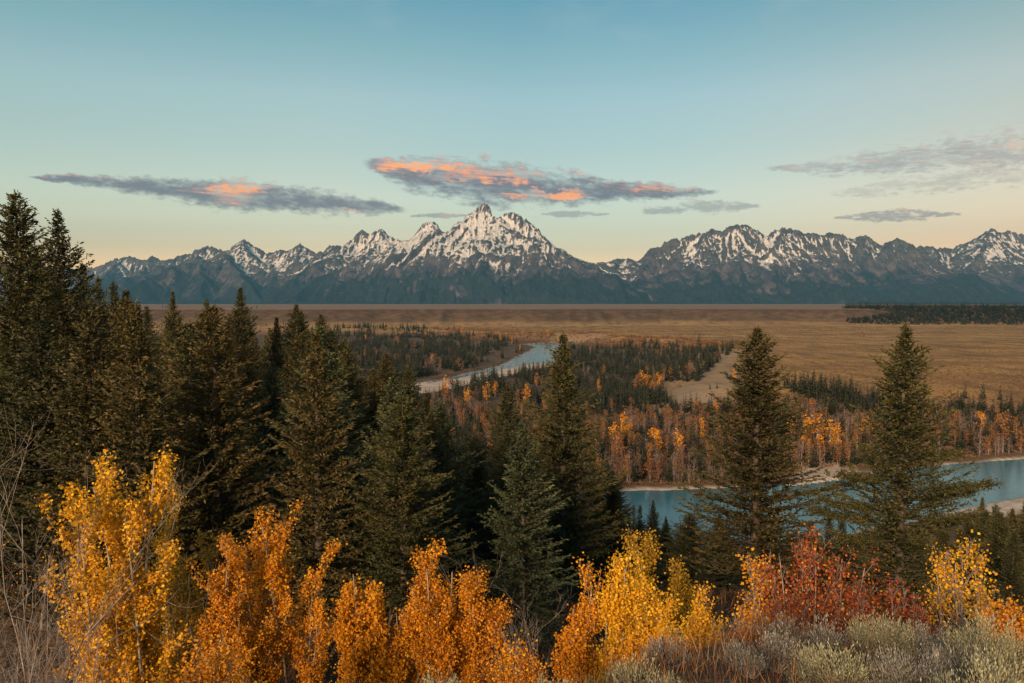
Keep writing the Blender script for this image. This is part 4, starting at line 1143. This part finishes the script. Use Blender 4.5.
# columns: side offset, depth offset, share of the height
ASP = [
 (122, 461, 20, dict(spread=1.6, stems=6, leaves=15000, leaf=.085, bare=.10, columns=[(.30, 0, 1.0), (-.35, .3, .93), (-.95, .1, .86), (.75, -.2, .90), (-.1, -.4, .84), (.4, .5, .8)], fan=.42, clump=.13), 'gold', 'bright golden aspen, tallest of the yellow trees, beside the leafless grey shrub'),
 (178, 486, 22.5, dict(spread=1.2, stems=4, leaves=7000, leaf=.08, bare=.1, columns=[(-.5, 0, 1.0), (.05, .3, .94), (.45, 0, .86), (-.1, -.3, .8)], fan=.42, clump=.15), 'mustard', 'dull mustard aspen tucked behind the right side of the tallest golden aspen'),
 (219, 538, 20, dict(spread=1.0, stems=4, leaves=7000, leaf=.08, bare=.05, columns=[(0, 0, 1.0), (.3, .2, .78), (-.35, .1, .80), (-.6, 0, .66)], fan=.42, clump=.14), 'amber', 'narrow amber aspen with a thin pointed top between two larger ones'),
 (272, 514, 21, dict(spread=1.4, stems=6, leaves=13000, leaf=.08, bare=.05, columns=[(0, 0, 1.0), (.55, .1, .95), (-.55, .2, .88), (.95, .1, .74), (-.3, -.3, .8), (1.2, -.2, .55)], fan=.42, clump=.14), 'amber', 'broad amber aspen with a twin top, left of the low one in the gap'),
 (357, 588, 19, dict(spread=.9, stems=4, leaves=7500, leaf=.08, bare=.05, columns=[(0, 0, 1.0), (-.4, 0, .75), (.5, .1, .78), (.8, 0, .55)], fan=.42, clump=.13), 'amber', 'short amber aspen standing alone in the dark gap'),
 (433, 551, 19, dict(spread=1.8, stems=8, leaves=17000, leaf=.075, bare=.04, columns=[(0, 0, 1.0), (-.55, 0, .90), (.45, .3, .96), (1.0, 0, .92), (1.5, .1, .86), (1.9, -.1, .74), (-.9, .1, .72), (.3, -.4, .8)], fan=.5, clump=.17), 'amber', 'wide round-topped orange aspen thicket with grey twigs sticking out above'),
 (583, 566, 18, dict(spread=.9, stems=4, leaves=6500, leaf=.075, bare=.04, columns=[(0, 0, 1.0), (-.55, 0, .62), (.4, .1, .78), (-.2, -.2, .7)], fan=.4, clump=.14, thin_top=.55), 'amber', 'slim orange aspen with a sparse speckled top right of the wide thicket'),
 (657, 539, 25, dict(spread=1.6, stems=5, leaves=9000, leaf=.09, bare=.1, columns=[(0, 0, 1.0), (.7, .2, .86), (-.6, 0, .80), (-1.1, .2, .72), (.9, -.2, .66)], fan=.6, clump=.2), 'mustard', 'soft mustard-yellow young tree behind the speckled orange shrubs'),
 (618, 555, 17.5, dict(spread=1.2, stems=5, leaves=8500, leaf=.075, bare=.04, columns=[(0, 0, 1.0), (.45, 0, .84), (-.3, .1, .8), (.85, 0, .72), (1.2, .1, .66)], fan=.45, clump=.17, thin_top=.4), 'gold', 'speckled golden shrub in front of the mustard-yellow young tree'),
 (703, 588, 16, dict(spread=.8, stems=5, leaves=3600, leaf=.07, bare=.15, columns=[(0, 0, 1.0), (.3, 0, .82), (-.35, .1, .86), (-.7, 0, .7)], fan=.42, clump=.15, thin_top=.4), 'gold', 'sparse gold-leaved sapling left of the red shrubs'),
 (758, 553, 15.5, dict(spread=.7, stems=4, leaves=1500, leaf=.07, bare=.2, columns=[(0, 0, 1.0), (.3, 0, .82), (-.25, .1, .7)], fan=.42, clump=.18, thin_top=.2), 'amber', 'thin orange-leaved sapling at the left edge of the red shrub'),
 (818, 534, 15, dict(spread=1.3, stems=8, leaves=3900, leaf=.066, bare=.10, columns=[(0, 0, 1.0), (-.7, 0, .95), (.5, .2, .93), (.95, 0, .88), (-.35, .2, .92), (.3, -.3, .8), (-.9, .2, .78), (1.1, .1, .72)], fan=.75, clump=.20, thin_top=.3), 'red', 'large crimson shrub with orange outer leaves in front of the river'),
 (896, 583, 13.5, dict(spread=1.1, stems=8, leaves=2400, leaf=.055, bare=.15, thin_top=.3, columns=[(0, 0, 1.0), (-.5, 0, .95), (.5, .1, .9), (.25, .2, .92), (.75, 0, .8)], fan=.5, clump=.16), 'red', 'low red shrub beneath the open-limbed conifer, right of the large crimson one'),
 (968, 544, 15.5, dict(spread=.9, stems=6, leaves=1900, leaf=.065, bare=.3, columns=[(0, 0, 1.0), (-.25, .1, .92), (.55, .2, .94), (.3, 0, .8), (.7, .2, .8)], fan=.4, clump=.16), 'gold', 'yellow-orange shrub with upright sprays, rightmost of the bright shrubs'),
 (1016, 598, 12.5, dict(spread=.8, stems=6, leaves=1800, leaf=.05, bare=.2, columns=[(0, 0, 1.0), (-.3, .1, .9), (.3, 0, .8)], fan=.5, clump=.16), 'amber', 'small rusty shrub behind the sagebrush at the right edge'),
 (205, 628, 15, dict(spread=.8, stems=5, leaves=2600, leaf=.07, bare=.1, columns=[(0, 0, 1.0), (.5, 0, .9), (-.5, .1, .86), (.9, .1, .8)], fan=.5, clump=.2), 'amber', 'low orange growth at the foot of the narrow amber aspen'),
 (520, 640, 13.5, dict(spread=.8, stems=5, leaves=1700, leaf=.06, bare=.1, columns=[(0, 0, 1.0), (.4, 0, .9), (-.4, .1, .86)], fan=.5, clump=.2), 'amber', 'low orange growth at the right foot of the wide orange thicket'),
 (660, 632, 12, dict(spread=.8, stems=6, leaves=2600, leaf=.055, bare=.1, columns=[(0, 0, 1.0), (.45, 0, .9), (-.4, .1, .9), (.8, 0, .85), (-.8, 0, .8)], fan=.55, clump=.2), 'amber', 'low rusty-orange growth in front of the speckled golden shrub'),
 (745, 628, 12, dict(spread=.6, stems=5, leaves=1100, leaf=.05, bare=.1, columns=[(0, 0, 1.0), (.3, 0, .9), (-.35, .1, .8)], fan=.55, clump=.2), 'red', 'small dark red growth between the sparse sapling and the crimson shrub'),
]
for i, (px, py, dist, kw, mat, lab) in enumerate(ASP):
    X, Y, g, h = front(px, py, dist)
    kw = dict(kw); kw['leaves'] = int(kw['leaves'] * 2.1); kw['leaf'] *= .74; kw['clump'] *= 1.15; kw['fan'] *= 1.1; kw['columns'] = [(a * .95, b, c) for a, b, c in kw['columns']]; kw['bare'] *= .5
    sp_ = 1.0
    kw['depth'] = 2 if kw['leaves'] < 2000 else 3
    kw['fork'] = 3 if kw['stems'] > 4 else 4
    kw['stemr'] = .007 * h + .008
    tr, cr = broadleaf(h, kw.pop('spread'), 700 + i, **kw); fit_height(h, tr, cr)
    shrub = mat == 'red' or i in (10, 13, 14) or i >= 15
    cat = 'shrub' if shrub or i in (8,) else 'aspen'
    nm = 'red_shrub' if mat == 'red' else 'autumn_shrub' if cat == 'shrub' else 'aspen_tree'
    plant(make_kind(['trunk' if cat == 'aspen' else 'stem', 'crown'], (tr, cr), [M['bark_pale' if cat == 'aspen' else 'bark_grey'], M[mat]]), nm, X, Y, g, lab, cat, rot=0)

BARE = [
 (8, 412, 13.5, dict(spread=1.0, stems=8, lean=(-.06, 0), r=.022, per=4), 'pale leafless shrub with long arching branches at the left edge'),
 (40, 482, 16, dict(spread=.6, stems=10, r=.016, per=4, nleaf=700, leaf=.036), 'leafless thicket dotted with orange leaves beside the tallest golden aspen'),
 (-8, 560, 11, dict(spread=1.5, stems=11, lean=(.12, 0), r=.012, per=5), 'low tangle of grey twigs in the bottom left corner'),
 (474, 541, 21, dict(spread=1.2, stems=12, r=.014, per=3), 'bare grey twigs rising behind the wide orange thicket'),
 (530, 590, 17, dict(spread=.8, stems=8, r=.012, per=4), 'bare thin-stemmed shrub in the gap right of the wide orange thicket'),
 (738, 612, 13, dict(spread=.9, stems=10, r=.010, per=4), 'grey-mauve bare shrub between the sparse sapling and the red shrub'),
 (775, 628, 10.5, dict(spread=.8, stems=10, r=.008, per=4), 'fine grey twiggy bush in front of the crimson shrub'),
 (985, 590, 13.5, dict(spread=.7, stems=8, r=.009, per=4), 'bare pale twigs beside the rightmost yellow-orange shrub'),
]
for i, (px, py, dist, kw, lab) in enumerate(BARE):
    X, Y, g, h = front(px, py, dist)
    tr, cr = bare_shrub(h, seed=800 + i, **kw); fit_height(h * 1.03, tr)
    if cr.n:
        for v in cr.v: v *= 1.0
    plant(make_kind(['branches', 'leaves'], (tr, cr), [M['bark_grey'], M['amber']]), 'bare_shrub', X, Y, g, lab, 'shrub', rot=0)

# ------------------------------------------------------------------ sagebrush on the lip of the slope
SAGE = [  # px, py of the top, distance, radius, grey?, flower stalks, label
 (876, 620, 8.6, .40, 0, 20, 'silvery-green sagebrush with tall seed stalks below the low red shrub'),
 (836, 658, 6.6, .33, 0, 14, 'yellow-green sagebrush at the bottom edge, nearest to the camera'),
 (990, 618, 8.8, .46, 0, 16, 'large olive sagebrush with dark gaps near the right edge'),
 (924, 628, 9.6, .40, 1, 6, 'grey sagebrush between the silvery one and the large olive one'),
 (958, 650, 7.6, .30, 1, 4, 'small grey sagebrush in front of the large olive one'),
 (906, 656, 6.6, .34, 1, 6, 'mauve-grey sagebrush among pale dry stems in the lower right'),
 (1004, 660, 6.4, .28, 0, 8, 'low pale green sagebrush in the bottom right corner'),
 (776, 662, 7.2, .28, 1, 8, 'grey-brown sagebrush left of the yellow-green one'),
 (668, 678, 7.6, .22, 1, 10, 'dull sagebrush with dry stalks below the speckled shrubs'),
 (438, 676, 7.8, .24, 0, 12, 'dry-stalked sagebrush under the wide orange thicket'),
 (952, 676, 5.6, .24, 0, 6, 'small yellow-tipped sagebrush at the bottom edge near dry stems'),
]
for i, (px, py, dist, rad, grey, fl, lab) in enumerate(SAGE):
    X, Y, g, h = front(px, py, dist); h = max(h, .3)
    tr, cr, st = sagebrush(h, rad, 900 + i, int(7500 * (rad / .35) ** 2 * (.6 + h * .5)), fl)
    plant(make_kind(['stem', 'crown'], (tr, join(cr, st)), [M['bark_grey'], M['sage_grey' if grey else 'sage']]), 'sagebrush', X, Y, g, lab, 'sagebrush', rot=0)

gs = np.random.default_rng(66)
smallk = []
for i in range(5):
    hh_ = .34; tr, cr, st = sagebrush(hh_, .17, 960 + i, 1500, 6)
    smallk.append(make_kind(['stem', 'crown'], (tr, join(cr, st)), [M['bark_grey'], M['sage_grey' if i % 2 else 'sage']]))
for i in range(30):
    a = gs.uniform(-.02, .62); dd = gs.uniform(5.2, 11.5); x = math.sin(a) * dd; y = math.cos(a) * dd
    grey = i % 2
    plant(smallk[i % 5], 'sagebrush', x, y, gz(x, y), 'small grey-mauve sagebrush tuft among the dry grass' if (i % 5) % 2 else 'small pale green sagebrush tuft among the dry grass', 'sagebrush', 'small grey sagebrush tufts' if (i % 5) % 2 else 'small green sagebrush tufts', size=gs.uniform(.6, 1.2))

# dry grass and dead stems on the lip
q = Quads(); g_ = np.random.default_rng(55); n = 26000
a = g_.uniform(-.62, .68, n); dd = g_.uniform(4.5, 16, n)
x = np.sin(a) * dd; y = np.cos(a) * dd; z = ground(x, y)
base = np.stack([x, y, z - .02], 1)
cl = fbm(x / .8, y / .8, 2, 4)
hh = (.08 + .34 * g_.random(n) ** 2.5) * (.35 + 1.2 * cl)
dv = unit(np.stack([g_.normal(0, .3, n), g_.normal(0, .3, n), np.ones(n)], 1)) * hh[:, None]
w = unit(np.cross(dv, rand_unit(g_, n))) * g_.uniform(.0015, .0035, n)[:, None]
q.blades(base, dv, w, np.clip(g_.uniform(0, .7, n) + (cl - .5), 0, 1))
go = link('dry_grass', q.mesh('dry_grass', M['straw'])); tag(go, 'dry brown grass and thin dead stems covering the lip of the slope', 'grass', kind='stuff')

# ------------------------------------------------------------------ air, sky, sun, camera
SUN_EL, SUN_AZ = math.radians(20), math.radians(204)     # azimuth clockwise from +Y: behind the camera
def build_air():
    x0, x1, y0, y1, z0, z1 = -15900., 15900., -1700., 21800., -3., 2150.
    v = [(x, y, z) for z in (z0, z1) for y in (y0, y1) for x in (x0, x1)]
    f = [(0, 2, 3, 1), (4, 5, 7, 6), (0, 1, 5, 4), (2, 6, 7, 3), (0, 4, 6, 2), (1, 3, 7, 5)]
    m, n = material('haze_material')
    vol = n.node('ShaderNodeVolumePrincipled', ins={'Color': (.15, .46, .76, 1), 'Density': HAZE, 'Anisotropy': .0})
    o = n.node('ShaderNodeOutputMaterial'); n.l.new(vol.outputs[0], o.inputs['Volume'])
    tag(link('haze', mesh_from('haze', v, f, m)), kind='stuff')
HAZE = 2.7e-5
build_air()

def build_world():
    w = bpy.data.worlds.new('World'); sc.world = w; w.use_nodes = True
    n = NT(w.node_tree)
    tc = n.node('ShaderNodeTexCoord').outputs['Generated']
    s = n.node('ShaderNodeSeparateXYZ', ins={0: tc})
    sky = n.node('ShaderNodeTexSky', sky_type='NISHITA', sun_disc=False, sun_elevation=SUN_EL, sun_rotation=SUN_AZ, altitude=2000, air_density=1.0, dust_density=.6, ozone_density=2.0)
    # elevation and bearing of the direction looked in, in the photograph's units (796 per unit slope)
    hyp = n.m('SQRT', n.m('ADD', n.m('MULTIPLY', s.outputs[0], s.outputs[0]), n.m('MULTIPLY', s.outputs[1], s.outputs[1])))
    ele = n.m('MULTIPLY', n.m('DIVIDE', s.outputs[2], hyp), F)
    ahead = n.m('MAXIMUM', s.outputs[1], .02)
    az = n.m('MULTIPLY', n.m('DIVIDE', s.outputs[0], ahead), F)      # charts of the sky before us, for the clouds
    rise = n.m('MULTIPLY', n.m('DIVIDE', s.outputs[2], ahead), F)
    front = n.m('GREATER_THAN', s.outputs[1], .05)
    tint = n.ramp(n.m('DIVIDE', ele, 400), TINT)
    base = n.mix(1.0, sky.outputs[0], tint, 'MULTIPLY')
    side = n.ramp(n.m('ADD', n.m('MULTIPLY', s.outputs[0], .5), .5), [(.22, (1.10, 1.06, .97)), (.39, (1.02, .94, .87)), (.5, (.85, .84, .81)), (.6, (.85, .82, .79)), (.78, (1.08, .80, .68))])
    base = n.mix(1.0, base, side, 'MULTIPLY')
    strength = .236    # the tint ramp is scaled by 1 / 2.5
    col = n.mix(1.0, base, (strength,) * 3, 'MULTIPLY')
    if 'clouds' in globals(): col = clouds(n, col, az, rise, front)
    bg = n.node('ShaderNodeBackground', ins={'Color': col, 'Strength': 1.0})
    n.node('ShaderNodeOutputWorld', ins={0: bg.outputs[0]})
TINT = [(e / 400, tuple(v / 2.5 for v in c)) for e, c in [(0, (2.5, 1.05, 0.43)), (28, (2.05, 1.02, 0.50)), (53, (1.70, 1.025, 0.578)), (78, (1.932, 1.319, 0.779)), (103, (2.03, 1.482, 0.912)), (151, (1.882, 1.547, 0.996)), (200, (1.901, 1.703, 1.145)), (248, (1.502, 1.626, 1.125)), (297, (1.087, 1.495, 1.131)), (400, (0.957, 1.414, 1.073))]]
def clouds(n, col, az, ele, front):
    # bearing and height in the photograph's scale: u = 512 + az, v = ele (about 303 - y)
    u = n.m('ADD', az, 512)
    cv = n.node('ShaderNodeCombineXYZ', ins={0: u, 1: ele, 2: 0.0}).outputs[0]
    def one(col, x0, x1, prof, dens, warm, seed, scale=(.021, .075), rough=.66, edge=.75, spots=(), soft=.9, lav=(.235, .23, .262), hot=(1.3, .50, .18), pink=(.66, .36, .31)):
        # prof: list of (u, centre height, half thickness)
        f = n.m('DIVIDE', n.m('SUBTRACT', u, x0), x1 - x0)
        c = n.m('MULTIPLY', n.ramp(f, [((p - x0) / (x1 - x0), v / 200) for p, v, _ in prof], 'B_SPLINE'), 200)
        hh = n.m('MULTIPLY', n.ramp(f, [((p - x0) / (x1 - x0), v / 40) for p, _, v in prof], 'B_SPLINE'), 40)
        slope = (prof[-1][1] - prof[0][1]) / (x1 - x0)
        shear = n.node('ShaderNodeCombineXYZ', ins={0: u, 1: n.m('SUBTRACT', ele, n.m('MULTIPLY', u, slope)), 2: float(seed)}).outputs[0]
        n1 = n.noise(n.map(shear, (scale[0], scale[1], 1)), 1, 7, rough, .35)
        n2 = n.noise(n.map(shear, (scale[0] * 3.2, scale[1] * 2.2, 1), (0, 0, 5)), 1, 5, .65, .2)
        n5 = n.noise(n.map(shear, (scale[0] * 1.7, scale[1] * .9, 1), (40, 0, 13)), 1, 6, .68, .2)
        n6 = n.noise(n.map(shear, (scale[0] * 4.5, scale[1] * 2.6, 1), (11, 5, 17)), 1, 4, .65)
        bend = n.m('ADD', n.m('MULTIPLY', n.m('SUBTRACT', n5, .5), 3.2), n.m('MULTIPLY', n.m('SUBTRACT', n6, .5), 2.0))
        el2 = n.m('ADD', ele, n.m('MULTIPLY', bend, n.m('ADD', n.m('MULTIPLY', hh, .55), 1.2)))
        q = n.m('DIVIDE', n.m('SUBTRACT', el2, c), n.m('MAXIMUM', n.m('MULTIPLY', hh, 1.75), .3))
        m = n.m('SUBTRACT', 1.5, n.m('MULTIPLY', n.m('MULTIPLY', q, q), 1.9))
        m = n.m('ADD', m, n.m('MULTIPLY', n.m('SUBTRACT', n1, .5), 5.2 * edge))
        m = n.m('ADD', m, n.m('MULTIPLY', n.m('SUBTRACT', n2, .5), 4.2 * edge))
        inside_ = n.m('MULTIPLY', n.step(f, 0, .04), n.m('SUBTRACT', 1, n.step(f, .96, 1)))
        a = n.m('MULTIPLY', n.m('MULTIPLY', n.m('MULTIPLY', n.step(m, 0, soft), dens), inside_), front)
        # low-sun glow on the top edge and some folds, painted into the cloud colour
        lit = n.m('ADD', n.m('MULTIPLY', q, .65), n.m('ADD', n.m('MULTIPLY', n.m('SUBTRACT', n1, .5), 3.0), n.m('MULTIPLY', n.m('SUBTRACT', n2, .5), 2.6)))
        n3 = n.noise(n.map(shear, (scale[0] * .7, scale[1] * 3.4, 1), (0, 0, 9)), 1, 4, .6, .2)
        lit = n.m('ADD', lit, n.m('MULTIPLY', n.m('SUBTRACT', n3, .5), 3.4))
        lit = n.m('ADD', lit, warm)
        for su, sv, ru, rv, k in spots:
            e = n.m('ADD', n.m('POWER', n.m('ABSOLUTE', n.m('DIVIDE', n.m('SUBTRACT', u, su), ru)), 2.0), n.m('POWER', n.m('ABSOLUTE', n.m('DIVIDE', n.m('SUBTRACT', el2, sv), rv)), 2.0))
            lit = n.m('ADD', lit, n.m('MULTIPLY', n.m('SUBTRACT', 1, n.step(e, 0, 1.9)), k * .95))
        lav, pink, hot = [tuple(c * .78 for c in k_) for k_ in (lav, pink, hot)]     # balances the exposure
        cc = n.mix(n.step(lit, .1, 1.05), lav, pink)
        cc = n.mix(n.step(lit, .75, 1.75), cc, hot)
        # thin cloud takes the sky's own colour
        return n.mix(a, col, cc)
    col = one(col, 28, 410, [(28, 125, .6), (60, 124, 3), (110, 120, 5.5), (170, 113, 9), (220, 108, 11), (255, 105, 13), (290, 103, 10), (340, 98, 8.5), (385, 94, 5), (410, 92, .5)], .97, -.55, 1,
              spots=[(238, 107, 26, 12, 1.75), (205, 111, 26, 5, .9), (262, 115, 20, 6, .9), (345, 90, 40, 2.6, 1.4), (70, 126, 40, 4, .5), (130, 122, 40, 3, .4)], edge=.5, soft=1.7)
    col = one(col, 362, 720, [(362, 140, 2), (385, 135, 7), (410, 129, 13), (450, 123, 16.5), (500, 117, 17), (560, 113, 14), (600, 111, 10), (640, 110, 7), (690, 110, 5), (720, 110, .5)], 1.0, -.18, 7,
              spots=[(405, 134, 30, 8, .8), (425, 136, 50, 5, 1.1), (490, 126, 60, 6, 1.15), (545, 107, 45, 4, 1.5), (570, 104, 16, 3.4, .8), (670, 114, 40, 4, 1.0)], edge=.5, soft=1.7)
    col = one(col, 640, 760, [(640, 92, 2), (690, 95, 6), (730, 96, 4), (760, 96, .5)], .5, -.2, 12, edge=1.1, soft=1.5, hot=(.8, .45, .33))
    col = one(col, 410, 470, [(410, 86, .5), (440, 87, 2.4), (470, 87, .5)], .6, .35, 15, edge=.8, soft=1.3)
    col = one(col, 540, 610, [(540, 88, .5), (567, 88, 3.2), (590, 88, 2), (610, 88, .3)], .5, -.7, 19, edge=1.1, soft=1.4)
    col = one(col, 760, 1120, [(760, 134, .5), (800, 133, 4), (860, 138, 8), (920, 145, 13), (980, 150, 16), (1040, 152, 16), (1120, 155, 10)], .62, .15, 23, scale=(.022, .11), edge=1.15, soft=2.2,
              spots=[(1014, 155, 14, 5, 1.2), (980, 134, 50, 5, .6)], lav=(.33, .31, .34), pink=(.72, .48, .40), hot=(.95, .52, .33))
    col = one(col, 825, 1060, [(825, 107, 1), (870, 112, 6), (930, 120, 8), (990, 124, 8), (1060, 127, 3)], .42, .0, 31, scale=(.026, .12), edge=1.3, soft=2.3, lav=(.38, .35, .35), pink=(.78, .55, .44), hot=(.95, .55, .36))
    col = one(col, 830, 960, [(830, 83, .5), (860, 86, 3.5), (890, 87, 5), (920, 88, 3.5), (960, 88, .5)], .75, -.05, 37, scale=(.03, .16), edge=1.1, soft=1.5, lav=(.36, .32, .34), pink=(.76, .50, .40), hot=(.95, .52, .33))
    # the faintest veil high up
    v = n.noise(n.map(cv, (.006, .012, 1), (3, 9, 0)), 1, 5, .6)
    return n.mix(n.m('MULTIPLY', n.m('MULTIPLY', n.step(v, .55, .8), n.step(ele, 60, 160)), .16), col, (.48, .47, .45))
build_world()

sun = bpy.data.lights.new('sun', 'SUN'); sun.energy = 4.8; sun.angle = math.radians(13); sun.color = (1.0, .66, .38)
so = bpy.data.objects.new('sun', sun); COL.objects.link(so)
d = Vector((math.sin(SUN_AZ) * math.cos(SUN_EL), math.cos(SUN_AZ) * math.cos(SUN_EL), math.sin(SUN_EL)))
so.rotation_euler = (-d).to_track_quat('-Z', 'Y').to_euler()

cam = bpy.data.cameras.new('camera'); cam.lens = F / 1024 * 36; cam.sensor_width = 36; cam.clip_start = .1; cam.clip_end = 60000
co = bpy.data.objects.new('camera', cam); COL.objects.link(co); sc.camera = co
co.location = (0, 0, EYE); co.rotation_euler = (math.pi / 2 - PITCH, 0, 0)
sc.view_settings.view_transform = 'Standard'; sc.view_settings.look = 'None'
sc.view_settings.exposure = .4; sc.view_settings.gamma = 1; sc.view_settings.use_curve_mapping = False
sc.cycles.max_bounces = 6; sc.cycles.diffuse_bounces = 2; sc.cycles.glossy_bounces = 2; sc.cycles.transparent_max_bounces = 8
sc.cycles.transmission_bounces = 2; sc.cycles.volume_bounces = 0
sc.cycles.use_denoising = True
